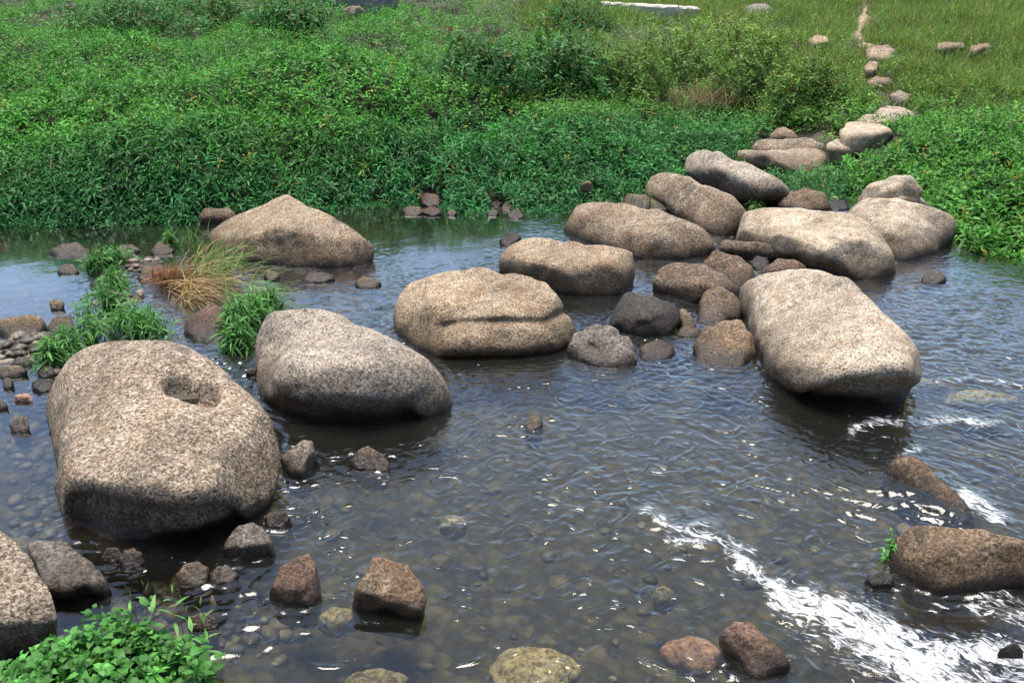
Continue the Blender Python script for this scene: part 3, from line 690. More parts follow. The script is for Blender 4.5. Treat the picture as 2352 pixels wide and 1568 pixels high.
# path and far bank stones
for nm, lb, pts, mt, zb in [
    ("stepping_stone", "low pale path stone nearest the layered slab", [(1896, 326, .1), (1915, 317, .17), (1950, 316, .17), (1978, 328, .1), (1960, 340, .02), (1905, 338, .02)], M_granite, (1935, 340)),
    ("stepping_stone", "broad speckled path stone, third from the top of the stone path", [(1928, 298, .1), (1945, 280, .2), (1990, 276, .22), (2040, 285, .2), (2058, 295, .14), (2000, 312, .03), (1935, 314, .03)], M_granite, (1990, 315)),
    ("stepping_stone", "thin slab lying between the broad speckled stone and the highest flat slab", [(1958, 272, .12), (1985, 262, .2), (2040, 262, .21), (2068, 272, .15), (2040, 282, .05), (1970, 282, .05)], M_granite, (2010, 284)),
    ("stepping_stone", "wide flat slab at the upper end of the stone path", [(1998, 254, .1), (2025, 242, .2), (2075, 244, .21), (2108, 260, .14), (2090, 272, .05), (2020, 270, .05)], M_granite, (2050, 272)),
    ("rock", "grey stone in the dirt path just above the slabs", [(2045, 215, .1), (2065, 206, .15), (2095, 218, .1), (2080, 230, .03), (2050, 226, .03)], M_grey, (2070, 230)),
    ("rock", "pinkish flat stone half buried in the path below the humped stone", [(1993, 182, .08), (2010, 174, .12), (2050, 180, .1), (2050, 190, .03), (2000, 192, .03)], M_red, (2020, 193)),
    ("rock", "white stone at the left edge of the path under the humped stone", [(1985, 152, .08), (1998, 138, .18), (2015, 144, .15), (2015, 162, .03), (1990, 162, .03)], M_granite, (2000, 163)),
    ("rock", "pale humped stone in the grass beside the dirt path", [(1988, 115, .15), (2010, 104, .27), (2040, 103, .27), (2058, 116, .18), (2045, 135, .03), (1995, 135, .03)], M_granite, (2020, 136)),
    ("rock", "long pale stone in the grass right of the dirt path", [(2148, 102, .08), (2170, 96, .13), (2215, 98, .12), (2220, 106, .05), (2160, 110, .03)], M_granite, (2180, 110)),
    ("rock", "buff stone right of the long pale stone in the grass", [(2226, 108, .06), (2250, 100, .12), (2275, 97, .13), (2280, 106, .05), (2240, 116, .02)], M_granite, (2255, 116)),
    ("rock", "grey tilted stone among the weeds at the top of the frame", [(1705, 22, .1), (1725, 5, .3), (1765, 6, .3), (1790, 30, .12), (1770, 42, .03), (1720, 42, .03)], M_grey, (1750, 44)),
    ("rock", "tan stone showing between the weeds left of the dirt path", [(1855, 90, .08), (1875, 80, .17), (1900, 82, .16), (1908, 96, .05), (1870, 100, .03)], M_ochre, (1880, 101)),
    ("rock", "white stone beside the grey wall at the upper left", [(782, 22, .1), (800, 13, .2), (825, 13, .2), (840, 24, .08), (810, 30, .03)], M_granite, (810, 31))]:
    pts = [(a, b, (.07 + .26 * c if nm == "stepping_stone" else .04 + .6 * c)) for a, b, c in pts]
    rock(nm, lb, pts, M_pale if nm == "stepping_stone" else mt, "stepping stone" if nm == "stepping_stone" else "rock", G_PATH if nm == "stepping_stone" else "stones in the grass of the far bank", sub=4, p=9, zb=zb, back=.12, zs=1.0)

# sunken stones that show through the water
for lb, px, py, rx, ry, mt in [("large yellowish sunken stone at the bottom centre of the frame", 1225, 1515, .16, .12, M_sub), ("pink sunken stone left of the dark elongated rock", 1592, 1478, .11, .08, M_pink),
                               ("small yellowish sunken stone in the middle of the near water", 1525, 1350, .05, .04, M_sub), ("yellow-green sunken stone between the triangular and square rocks", 775, 1400, .08, .05, M_sub),
                               ("flat tan sunken stone at the bottom edge left of the large yellowish one", 860, 1545, .12, .05, M_sub), ("small tan sunken stone below the tiny tan stone", 1040, 1185, .06, .04, M_sub),
                               ("sunken ochre stone behind the white water at the far right", 2130, 870, .12, .05, M_sub), ("sunken brown slab right of the largest right-hand boulder", 2260, 900, .2, .07, M_sub)]:
    c = at(px, py, -0.03)
    D, Fc = ico(4)
    q = D * np.array([rx, ry, 0.06]) * (1 + 0.25 * fbm(D * 1.6 + px, 3, 2))[:, None] + c - np.array([0, 0, 0.058])
    o = mesh_obj("sunken_stone", q, Fc.ravel(), np.full(len(Fc), 3), mt, origin=(c[0], c[1], -0.13))
    tag(o, lb, "stone", "stones showing through the water")

# small gravel on the bed, nobody could count it
def gravel(n, boxpx, rmin, rmax, seed):
    rg = np.random.default_rng(seed)
    D, Fc = ico(2)
    Vs, Ls = [], []
    for k in range(n):
        b = boxpx[rg.integers(len(boxpx))]
        c = at(rg.uniform(b[0], b[2]), rg.uniform(b[1], b[3]), 0.0)
        r = rmin * (rmax / rmin) ** (rg.random() ** 1.6)
        z = float(G(c[0:1], c[1:2])[0])
        a = rg.uniform(0, 6.28); sc = np.array([1, rg.uniform(.6, .9), rg.uniform(.35, .6)]) * r
        q = D * sc * (1 + 0.3 * perlin(D * 1.3 + k * 3.7, k))[:, None]
        q = np.stack([q[:, 0] * math.cos(a) - q[:, 1] * math.sin(a), q[:, 0] * math.sin(a) + q[:, 1] * math.cos(a), q[:, 2]], 1)
        Vs.append(q + np.array([c[0], c[1], z + 0.2 * r])); Ls.append(Fc + k * len(D))
    return np.vstack(Vs), np.vstack(Ls)

def gravel_mat():
    m, nt, nd, lk = new_mat("bed_gravel")
    out = nd.new("ShaderNodeOutputMaterial"); b = nd.new("ShaderNodeBsdfPrincipled")
    geo = nd.new("ShaderNodeNewGeometry")
    r = ramp(nd, [(0.0, (0.03, 0.026, 0.02)), (0.35, (0.075, 0.063, 0.045)), (0.7, (0.12, 0.10, 0.07)), (0.95, (0.22, 0.185, 0.135)), (1.0, (0.28, 0.24, 0.18))])
    lk.new(geo.outputs["Random Per Island"], r.inputs[0])
    n = noise(nd, lk, geo.outputs["Position"], 50, 4, 0.65)
    nr = ramp(nd, [(0.35, 0.55), (0.65, 1.25)]); lk.new(n.outputs[0], nr.inputs[0])
    lk.new(mix_c(nd, lk, 1.0, r.outputs[0], nr.outputs[0], 'MULTIPLY'), b.inputs["Base Color"])
    b.inputs["Roughness"].default_value = 0.6
    lk.new(b.outputs[0], out.inputs[0])
    return m
gv, gf = gravel(2600, [(-10, 715, 135, 900), (-10, 715, 135, 900), (-10, 715, 135, 900), (20, 1230, 560, 1370), (0, 560, 420, 900), (0, 560, 420, 900), (100, 540, 420, 640), (300, 620, 720, 700), (900, 470, 1230, 500), (-60, 520, 900, 720), (0, 700, 560, 900), (0, 1230, 700, 1400), (600, 1000, 2352, 1600), (850, 480, 1300, 560), (1300, 680, 1620, 800), (2050, 600, 2352, 1000), (0, 900, 120, 1250)], 0.014, 0.055, 5)
o = mesh_obj("gravel", gv, gf.ravel(), np.full(len(gf), 3), gravel_mat())
tag(o, "mixed brown gravel and pebbles on the shallow river bed", "gravel", kind="stuff")

# ------------------------------------------------------------------ water
FOAM = [([(1488, 1183), (1530, 1212), (1600, 1232), (1680, 1252), (1725, 1272)], 15, .62), ([(1540, 1250), (1590, 1252), (1640, 1246)], 12, .6), ([(1600, 1205), (1640, 1215)], 12, .45), ([(1690, 1288), (1705, 1300)], 20, .9),
        ([(1720, 1312), (1780, 1350), (1830, 1380)], 16, .75), ([(1775, 1378), (1850, 1382), (1930, 1392)], 20, .9), ([(1830, 1390), (1920, 1412), (1990, 1450), (2040, 1490)], 38, .82), ([(1960, 1440), (2060, 1505), (2130, 1545), (2200, 1600)], 56, .92),
        ([(2060, 1505), (2150, 1505), (2250, 1492), (2352, 1520)], 34, .85), ([(2120, 966), (2200, 964), (2290, 976)], 11, .62), ([(1948, 990), (2000, 970), (2090, 962)], 11, .62), ([(2205, 1148), (2250, 1172), (2292, 1196)], 18, .85),
        ([(2250, 1375), (2320, 1400), (2380, 1440)], 30, .55), ([(2180, 1560), (2352, 1570)], 36, .7), ([(2060, 1040), (2110, 1030)], 9, .5), ([(1900, 1400), (1850, 1440), (1960, 1500)], 40, .42), ([(2140, 880), (2250, 870), (2352, 890)], 7, .45)]

wx = axis(-120, 120, -4.6, 4.6, 0.011); wy = np.concatenate([axis(-40, 5.4, 2.3, 5.4, 0.011), np.arange(5.42, 9.4, 0.02), [10, 12, 16, 24]])
wx = wx[(wx > -140) & (wx < 140)]
X, Y = np.meshgrid(wx, wy); x, y = X.ravel(), Y.ravel()
sx, sy = px_of(np.stack([x, y, np.zeros_like(x)], 1))
def zone(cx, cy, rx, ry): return np.exp(-((sx - cx) / rx) ** 2 - ((sy - cy) / ry) ** 2)
warp = 0.12 * fbm(p3(x, y, 1.6), 3, 21); warp2 = 0.12 * fbm(p3(x, y, 1.6), 3, 31)
def ridge(ang, s_along, s_across, seed):
    c, s = math.cos(ang), math.sin(ang)
    a = (x + warp) * c + (y + warp2) * s; b = -(x + warp) * s + (y + warp2) * c
    n = fbm(np.stack([a * s_along, b * s_across, np.full_like(a, seed * 1.7)], -1), 2, seed, 0.45)
    return 0.4 * n + 0.95 * (0.35 - np.abs(n))
amp_calm = np.clip(1 - 1.0 * zone(0, 700, 330, 190) - 1.0 * zone(0, 1080, 260, 240) - .9 * zone(1060, 560, 160, 60) - .8 * zone(250, 1400, 250, 90) - .38 * zone(700, 1500, 800, 230) - .6 * zone(800, 620, 260, 110) - .5 * zone(2280, 640, 220, 50) - .7 * zone(200, 560, 420, 60) - .65 * zone(1000, 515, 420, 36), 0.06, 1)
wA = zone(950, 1100, 350, 220); wB = zone(2150, 1150, 500, 330); wC = zone(2250, 720, 350, 140) + zone(1250, 870, 350, 45) + zone(800, 660, 180, 70)
wD = np.clip(1 - wA - wB - wC, 0.15, 1)
h = (wA * ridge(math.radians(48), 4.0, 20, 41) * 0.019 + wB * ridge(math.radians(-38), 4.2, 19, 43) * 0.021 + wC * ridge(math.radians(-4), 6, 22, 47) * 0.017
     + wD * (ridge(math.radians(20), 8, 15, 53) * 0.012 + ridge(math.radians(-50), 6, 16, 59) * 0.010))
slick = 1.4 * np.clip(0.5 + 2.2 * fbm(p3(x, y, .8), 2, 91), 0.18, 1.1)
h = h * amp_calm * slick
for cx, cy, rx, ry, top, land in ROCKS:          # small rings where stones break the surface
    if land or cy > 8.2 or top < 0.02: continue
    k = (np.abs(x - cx) < rx + .5) & (np.abs(y - cy) < ry + .5)
    ex, ey = (x[k] - cx) / rx, (y[k] - cy) / ry
    e_ = np.sqrt(ex * ex + ey * ey) + 1e-6
    dd = (e_ - 0.9) * np.sqrt(rx * ry)
    h[k] += amp_calm[k] * .0035 * np.sin(dd * 95 + 5 * perlin(p3(x[k], y[k], 4), 66)) * np.exp(-np.abs(dd) / .13) * (dd > -.1)
h = h + 0.0025 * ridge(0.3, 2, 3, 61)
foam = np.zeros_like(x)
jx, jy = 26 * fbm(p3(x, y, 3.2), 3, 71), 14 * fbm(p3(x, y, 3.2), 3, 77)
near_px = (sx > 1350) & (sy > 820) & (y > 1.5) & (y < 9)
f = np.zeros(near_px.sum())
for path, r, a in FOAM:
    d = seg_dist(sx[near_px] + jx[near_px], sy[near_px] + jy[near_px], path)
    f = np.maximum(f, a * np.exp(-(d / (1.35 * r)) ** 2))
foam[near_px] = f
h = h + foam * (0.012 + 0.03 * fbm(p3(x, y, 9), 3, 83))
# the glassy tongue that slides off the big boulder and over the long low rock
for path, r, a in [([(1850, 950), (1950, 1010), (2050, 1075)], 50, -.02), ([(2060, 1090), (2140, 1140), (2220, 1190)], 45, .03), ([(1500, 1210), (1640, 1240)], 45, .015), ([(2120, 1395), (2240, 1400)], 40, -.02)]:
    h = h + a * np.exp(-(seg_dist(sx, sy, path) / r) ** 2) * (y > 1.5)
fl, ft = grid_faces(len(wx), len(wy))

def water_mat():
    m, nt, nd, lk = new_mat("river_water")
    out = nd.new("ShaderNodeOutputMaterial")
    geo = nd.new("ShaderNodeNewGeometry"); pos = geo.outputs["Position"]
    ac = nd.new("ShaderNodeAttribute"); ac.attribute_name = "ripple"
    af = nd.new("ShaderNodeAttribute"); af.attribute_name = "foam"
    n1 = noise(nd, lk, pos, 7, 3, 0.5, 2.2); n1.noise_type = 'RIDGED_MULTIFRACTAL'; n1.inputs["Lacunarity"].default_value = 2.2
    n2 = noise(nd, lk, pos, 30, 3, 0.6, 1.2)
    hh = math_n(nd, lk, 'ADD', math_n(nd, lk, 'MULTIPLY', n1.outputs[0], 0.6), math_n(nd, lk, 'MULTIPLY', n2.outputs[0], 0.07))
    bp = nd.new("ShaderNodeBump"); bp.inputs["Distance"].default_value = 0.02
    lk.new(math_n(nd, lk, 'MULTIPLY', ac.outputs["Fac"], 0.9), bp.inputs["Strength"])
    lk.new(hh, bp.inputs["Height"])
    fr = nd.new("ShaderNodeFresnel"); fr.inputs[0].default_value = 1.333; lk.new(bp.outputs[0], fr.inputs["Normal"])
    gl = nd.new("ShaderNodeBsdfGlossy"); gl.inputs["Roughness"].default_value = 0.10; lk.new(bp.outputs[0], gl.inputs["Normal"])
    tr = nd.new("ShaderNodeBsdfTransparent"); tr.inputs[0].default_value = (0.68, 0.68, 0.56, 1)
    mx = nd.new("ShaderNodeMixShader")
    ff = math_n(nd, lk, 'ADD', math_n(nd, lk, 'MULTIPLY', fr.outputs[0], 2.3), math_n(nd, lk, 'MULTIPLY', math_n(nd, lk, 'MULTIPLY', fr.outputs[0], fr.outputs[0]), 11.0), True)
    lk.new(ff, mx.inputs[0]); lk.new(tr.outputs[0], mx.inputs[1]); lk.new(gl.outputs[0], mx.inputs[2])
    # suspended fine silt gives the flowing water a body of its own
    df = nd.new("ShaderNodeBsdfDiffuse"); df.inputs[0].default_value = (0.10, 0.105, 0.085, 1)
    ms = nd.new("ShaderNodeMixShader"); lk.new(math_n(nd, lk, 'MULTIPLY', ac.outputs["Fac"], 0.06), ms.inputs[0]); lk.new(mx.outputs[0], ms.inputs[1]); lk.new(df.outputs[0], ms.inputs[2])
    # foam
    fl_ = nd.new("ShaderNodeAttribute"); fl_.attribute_name = "flow"
    st_ = nd.new("ShaderNodeVectorMath"); st_.operation = 'MULTIPLY'; st_.inputs[1].default_value = (0.62, 1.5, 1); lk.new(fl_.outputs["Vector"], st_.inputs[0])
    n3 = noise(nd, lk, st_.outputs[0], 23, 9, 0.76, 1.2)
    v = math_n(nd, lk, 'ADD', af.outputs["Fac"], math_n(nd, lk, 'MULTIPLY', math_n(nd, lk, 'SUBTRACT', n3.outputs[0], 0.5), 4.0))
    mr = nd.new("ShaderNodeMapRange"); mr.inputs[1].default_value = 0.52; mr.inputs[2].default_value = 1.1; lk.new(v, mr.inputs[0])
    gate = nd.new("ShaderNodeMapRange"); gate.inputs[1].default_value = 0.06; gate.inputs[2].default_value = 0.25; lk.new(af.outputs["Fac"], gate.inputs[0])
    fm = math_n(nd, lk, 'MULTIPLY', mr.outputs[0], gate.outputs[0], True)
    fo = nd.new("ShaderNodeBsdfPrincipled"); fo.inputs["Base Color"].default_value = (0.74, 0.76, 0.78, 1); fo.inputs["Roughness"].default_value = 0.5
    fb = nd.new("ShaderNodeBump"); fb.inputs["Strength"].default_value = 0.6; fb.inputs["Distance"].default_value = 0.02; lk.new(n3.outputs[0], fb.inputs["Height"]); lk.new(fb.outputs[0], fo.inputs["Normal"])
    mf = nd.new("ShaderNodeMixShader"); lk.new(fm, mf.inputs[0]); lk.new(ms.outputs[0], mf.inputs[1]); lk.new(fo.outputs[0], mf.inputs[2])
    lk.new(mf.outputs[0], out.inputs[0])
    return m
M_water = water_mat()
water = mesh_obj("water", np.stack([x, y, h], 1), fl, ft, M_water, attrs={"ripple": amp_calm, "foam": foam, "flow": np.stack([(x + warp) * math.cos(-.72) + (y + warp2) * math.sin(-.72), -(x + warp) * math.sin(-.72) + (y + warp2) * math.cos(-.72), 0 * x], 1)})
tag(water, kind="structure")
M_puddle, nt, nd, lk = new_mat("puddle_water")
_b = nd.new("ShaderNodeBsdfPrincipled"); _b.inputs["Base Color"].default_value = (0.075, 0.075, 0.06, 1); _b.inputs["Roughness"].default_value = 0.04; _b.inputs["Specular IOR Level"].default_value = 1.0
lk.new(_b.outputs[0], nd.new("ShaderNodeOutputMaterial").inputs[0])
# puddle in the hollow of the pothole boulder
_v = np.array([v.co[:] for v in POTHOLE.data.vertices]) + np.array(POTHOLE.location)
_sx, _sy = px_of(_v); _k = (np.hypot((_sx - 445) / 55, (_sy - 897) / 28) < 1) & (np.array([v.normal[:] for v in POTHOLE.data.vertices])[:, 2] > .35) & (_v[:, 2] > .12)
pc = _v[_k][np.argmin(_v[_k][:, 2])] + np.array([-.035, .035, .028])
an = np.linspace(0, 2 * math.pi, 33)[:-1]
pv = np.stack([pc[0] + 0.13 * np.cos(an), pc[1] + 0.065 * np.sin(an), np.full(32, pc[2])], 1)
pud = mesh_obj("puddle", np.vstack([pv, pv - [0, 0, .02]]), list(range(32)) + sum([[i, (i + 1) % 32, 32 + (i + 1) % 32, 32 + i] for i in range(32)], []), [32] + [4] * 32, M_puddle, origin=pc,
               attrs={"ripple": np.full(64, .05), "foam": np.zeros(64)}, smooth=False)
tag(pud, "small clear puddle lying in the hollow of the pothole boulder", "puddle")

# ------------------------------------------------------------------ leaves
def norm(v): return v / np.maximum(np.linalg.norm(v, axis=-1, keepdims=True), 1e-9)

def leaf_arrays(B, D, U, L, Wd, droop, tone, wide=False):
    D = norm(D); Sd = norm(np.cross(D, U)); n = len(B)
    Un = np.cross(Sd, D)
    ts = [0, .28, .28, .66, .66, 1.0] if not wide else [0, .3, .3, .62, .62, 1.0]
    ws = [0, -.5, .5, -.36, .36, 0] if not wide else [0, -.5, .5, -.42, .42, 0]
    zz = np.array([0, 0, 1.0])
    P = np.empty((n, 6, 3))
    for k, (t, w) in enumerate(zip(ts, ws)):
        P[:, k] = B + D * (L * t)[:, None] + Sd * (Wd * w)[:, None] + Un * (abs(w) * .35 * Wd)[:, None] - zz * (droop * L * t * t)[:, None]
    base = (np.arange(n) * 6)[:, None]
    lp = (base + np.array([0, 1, 2, 1, 3, 4, 2, 3, 5, 4])).ravel()
    tt = np.tile([3, 4, 3], n)
    return P.reshape(-1, 3), lp, tt, np.repeat(tone, 6, 0)

def shoots(P, Nn, k, L, wr, tone, rg, spread=(25, 95), droop=.35, step=.014, jit=.25, wide=False):
    """k leaves spiralling under each shoot tip"""
    n = len(P)
    A = norm(np.array([0, 0, .7]) + .6 * Nn + rg.normal(0, jit, (n, 3)))
    ref = norm(np.cross(A, rg.normal(0, 1, (n, 3)))); bi = np.cross(A, ref)
    out = [[], [], [], [], []]
    az0 = rg.uniform(0, 6.28, n)
    for j in range(k):
        az = az0 + j * 2.4 + rg.normal(0, .25, n)
        el = np.radians(spread[0] + (spread[1] - spread[0]) * j / max(k - 1, 1) + rg.normal(0, 12, n))
        R = ref * np.cos(az)[:, None] + bi * np.sin(az)[:, None]
        D = A * np.cos(el)[:, None] + R * np.sin(el)[:, None]
        U = norm(A * np.sin(el)[:, None] - R * np.cos(el)[:, None] + .15 * rg.normal(0, 1, (n, 3)))
        l = L * (.55 + .55 * j / max(k - 1, 1)) * rg.uniform(.75, 1.25, n)
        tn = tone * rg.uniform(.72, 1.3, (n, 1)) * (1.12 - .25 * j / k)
        out[0].append(P - A * (step * j)); out[1].append(D); out[2].append(U); out[3].append(l); out[4].append(tn)
    B, D, U, l = (np.concatenate(o) for o in out[:4]); tn = np.concatenate(out[4])
    return leaf_arrays(B, D, U, l, l * wr * rg.uniform(.8, 1.2, len(l)), droop * rg.uniform(.3, 1.6, len(l)), np.clip(tn, 0, 1), wide)

def join(parts):
    V, Lp, T, C = [], [], [], []; off = 0
    for v, l, t, c in parts:
        V.append(v); Lp.append(l + off); T.append(t); C.append(c); off += len(v)
    return np.concatenate(V), np.concatenate(Lp), np.concatenate(T), np.concatenate(C)

def blades(B, D, L, Wd, droop, tone, rg, seg=4):
    n = len(B); D = norm(D)
    Sd = norm(np.cross(D, np.array([0, 0, 1.0]) + .3 * rg.normal(0, 1, (n, 3))))
    P = np.empty((n, 2 * seg + 1, 3)); side = norm(np.cross(D, Sd))
    bend = rg.normal(0, .12, n)
    for k in range(seg + 1):
        t = k / seg
        c = B + D * (L * t)[:, None] - np.array([0, 0, 1.0]) * (droop * L * t * t)[:, None] + Sd * (bend * L * t * t)[:, None]
        if k == seg: P[:, 2 * seg] = c
        else:
            w = Wd * (1 - .75 * t) * .5
            P[:, 2 * k] = c - Sd * w[:, None]; P[:, 2 * k + 1] = c + Sd * w[:, None]
    idx = []; tot = []
    for k in range(seg - 1):
        idx += [2 * k, 2 * k + 1, 2 * k + 3, 2 * k + 2]; tot.append(4)
    idx += [2 * seg - 2, 2 * seg - 1, 2 * seg]; tot.append(3)
    m = 2 * seg + 1
    lp = ((np.arange(n) * m)[:, None] + np.array(idx)).ravel()
    return P.reshape(-1, 3), lp, np.tile(tot, n), np.repeat(tone, m, 0)

PATH_PX = [(1990, 0), (1972, 55), (2005, 95), (2012, 130), (2000, 155), (2025, 190), (2075, 222), (2060, 255), (1990, 300), (1940, 325), (1890, 338)]
PATH_W = np.array([hit(a, b, F) for a, b in PATH_PX])
def path_dist(x, y): return seg_dist(x, y, [(p[0], p[1]) for p in PATH_W[:8]])

def keep_off(x, y, z, margin=1.0, front=0.3):
    k = np.ones(len(x), bool)
    for cx, cy, rx, ry, top, land in ROCKS:
        if cy < 6.2: continue
        fr_l = (.02 if cy > 10.4 else .18) if land else front
        inside = ((x - cx) / (rx * (.82 if land else margin))) ** 2 + ((y - cy) / (ry * (.7 if land else margin))) ** 2 < 1
        k &= ~inside
        # leaves just in front of a stone only as tall as to leave its face showing
        infront = (abs(x - cx) < rx) & (y < cy) & (y > cy - ry - fr_l)
        k &= ~(infront & (z > top - 0.75 * min(top, 0.3)))
    return k

# scatter over the bank
rg = np.random.default_rng(11)
NC = 255000
yy = rg.uniform(6.6, 23.0, NC); xx = rg.uniform(-1, 1, NC) * (0.56 * yy + 2.0)
s = yy - yb(xx)
e = .05
dFx = (F(xx + e, yy) - F(xx - e, yy)) / (2 * e); dFy = (F(xx, yy + e) - F(xx, yy - e)) / (2 * e)
slope = np.sqrt(1 + dFx ** 2 + dFy ** 2)
dens = np.interp(yy, [7, 9, 12, 16, 19], [.85, .80, .68, .46, .26]) * np.clip(slope, 1, 2.2) / 1.5
ok = (s > -.16) & (rg.random(NC) < dens)
xx, yy, s, dFx, dFy = xx[ok], yy[ok], s[ok], dFx[ok], dFy[ok]
depth = np.where(rg.random(len(xx)) < .6, 0.0, 1.0) * rg.uniform(0.02, .14, len(xx)) + rg.normal(0, .02, len(xx))
zz = np.maximum(F(xx, yy) - depth, 0.03)
Nn = norm(np.stack([-dFx, -dFy, np.ones_like(dFx)], 1))
pxs, pys = px_of(np.stack([xx, yy, zz], 1))
wob = 60 * perlin(p3(xx, yy, .9), 15)
grassy = np.clip((pxs - 1700 + wob) / 200, 0, 1) * np.clip((250 - pys + .25 * (pxs - 2050) * (pxs < 2050) + wob * .6) / 90, 0, 1)
grassy = np.maximum(grassy, np.clip((pxs - 1180 + wob) / 60, 0, 1) * np.clip((45 + wob * .3 - pys) / 20, 0, 1))
ok = keep_off(xx, yy, zz, 1.02) & (path_dist(xx, yy) > .17 + .05 * perlin(p3(xx, yy, 4), 3)) & (rg.random(len(xx)) > grassy * .68)
xx, yy, zz, s, Nn, pxs, pys = xx[ok], yy[ok], zz[ok], s[ok], Nn[ok], pxs[ok], pys[ok]
frontz = np.clip(1 - (s - .0) / .9, 0, 1) * (pxs < 1950)
c_mid = np.array([.062, .21, .028]); c_front = np.array([.026, .135, .035]); c_olive = np.array([.105, .19, .032]); c_right = np.array([.07, .215, .033])
tone = np.tile(c_mid, (len(xx), 1))
wo = np.clip((pxs - 900) / 700, 0, 1) * np.clip((330 - pys) / 160, 0, 1); tone = tone * (1 - wo[:, None]) + c_olive * wo[:, None]
mid_green = np.clip((pxs - 850) / 200, 0, 1) * np.clip((1850 - pxs) / 150, 0, 1) * np.clip((pys - 235) / 40, 0, 1)
tone = tone * (1 - .7 * mid_green[:, None]) + c_front * 1.15 * .7 * mid_green[:, None]
wr_ = np.clip((pxs - 1900) / 150, 0, 1) * np.clip((pys - 200) / 120, 0, 1); tone = tone * (1 - wr_[:, None]) + c_right * wr_[:, None]
tone = tone * (1 - frontz[:, None]) + c_front * frontz[:, None]
tone = tone * (1 + .35 * perlin(p3(xx, yy, .8), 77))[:, None] * np.exp(.3 * RNG.normal(size=(len(xx), 1)))
yel = RNG.random(len(xx)) < .012
tone[yel] = np.array([.30, .26, .05])
P = np.stack([xx, yy, zz], 1)
L = np.interp(yy, [7, 9, 13, 18], [.108, .096, .074, .07])
fr_ = frontz > .35
parts = [shoots(P[fr_], Nn[fr_], 7, L[fr_], .19, tone[fr_], rg, (20, 100), .5), shoots(P[~fr_], Nn[~fr_], 6, L[~fr_] * .92, .27, tone[~fr_], rg, (25, 95), .3)]
V, Lp, T, C = join(parts)
gc = mesh_obj("ground_cover", V, Lp, T, M_leaf, attrs={"tone": C}, smooth=False)
tag(gc, "dense low leafy weeds covering the whole far bank down to the water", "ground cover", kind="stuff")
print("ground cover leaves", len(T) // 3)

# tall dry grass at the upper right
NG = 130000
yy = rg.uniform(9.5, 23.5, NG); xx = rg.uniform(-.02, .62, NG) * yy + rg.uniform(-.5, .5, NG)
zb_ = F(xx, yy) - .16
pxs, pys = px_of(np.stack([xx, yy, zb_ + .15], 1))
wob = 60 * perlin(p3(xx, yy, .9), 15)
gz = np.clip((pxs - 1700 + wob) / 200, 0, 1) * np.clip((260 - pys + .25 * (pxs - 2050) * (pxs < 2050) + wob * .6) / 90, 0, 1)
gz = np.maximum(gz, np.clip((pxs - 1180 + wob) / 60, 0, 1) * np.clip((48 + wob * .3 - pys) / 20, 0, 1))
ok = (rg.random(NG) < gz) & (path_dist(xx, yy) > .05 + .12 * perlin(p3(xx, yy, 4), 3)) & keep_off(xx, yy, zb_ + .2, 1.0, .1) & (yy > yb(xx) + .4)
xx, yy, zb_ = xx[ok], yy[ok], zb_[ok]; n = len(xx)
tn = np.where(rg.random((n, 1)) < .2, np.array([[.28, .23, .11]]), np.array([[.145, .26, .058]])) * rg.uniform(.6, 1.4, (n, 1)) * (1 + .4 * perlin(p3(xx, yy, .9), 44))[:, None]
pd_ = path_dist(xx, yy)
gr = blades(np.stack([xx, yy, zb_], 1), np.stack([rg.normal(0, .35, n), rg.normal(0, .35, n), np.ones(n)], 1), rg.uniform(.18, .42, n) * np.clip(.45 + pd_, .4, 1), rg.uniform(.007, .014, n), rg.uniform(.05, .6, n), np.clip(tn, 0, 1), rg)
g_o = mesh_obj("tall_grass", gr[0], gr[1], gr[2], M_blade, attrs={"tone": gr[3]}, smooth=False)
tag(g_o, "thin olive and straw-coloured grass on the upper right slope", "grass", kind="stuff")

# ------------------------------------------------------------------ shrubs
def shrub(px, py, wpx, top_py, label, col, n, Lf, wr, seed):
    rg = np.random.default_rng(seed)
    b = hit(px, py, F); depth = b[1]
    rx = .5 * wpx / FPX * depth * 1.02
    ztop = CAM_H + ray(px, top_py)[2] / ray(px, top_py)[1] * (depth + rx * .5)
    b = b + np.array([0, rx * .55, -.12]); hgt = max(ztop - b[2], .3)
    ry = rx * .6
    root = empty("shrub", (b[0], b[1], b[2]), label, "shrub", "shrubs on the far bank")
    d = norm(rg.normal(0, 1, (n, 3))); d[:, 2] = abs(d[:, 2])
    lump = .9 + .5 * fbm(d * 1.9 + seed, 3, seed)
    r = (rg.uniform(.25, 1, n) ** .45) * lump * np.where(rg.random(n) < .12, rg.uniform(1, 1.3, n), 1)
    P = b + d * np.array([rx, ry, hgt]) * r[:, None]
    Nn = norm(d / np.array([rx, ry, hgt]))
    tone = np.tile(np.array(col), (n, 1)) * (1 + .4 * perlin(P * 2.2, seed))[:, None] * np.exp(.22 * rg.normal(size=(n, 1)))
    br = rg.random(n) < .05; tone[br] = np.array([.17, .11, .04])
    V, Lp, T, C = shoots(P, Nn, 5, np.full(n, Lf), wr, tone, rg, (25, 100), .25, .012, .35)
    mesh_obj("foliage", V, Lp, T, M_leaf, root, attrs={"tone": C}, smooth=False)
    k = 40
    st = blades(np.tile(b - [0, 0, .1], (k, 1)) + rg.normal(0, .06, (k, 3)) * [1, 1, 0], np.stack([rg.normal(0, .5 * rx / hgt, k), rg.normal(0, .4 * ry / hgt, k), np.ones(k)], 1), np.full(k, hgt * 1.0), np.full(k, .02), np.zeros(k), np.tile([.1, .07, .04], (k, 1)), rg)
    mesh_obj("stem", st[0], st[1], st[2], M_stem, root, attrs={"tone": st[3]}, smooth=False)
    return root
OL, DG = (.115, .215, .038), (.055, .165, .04)
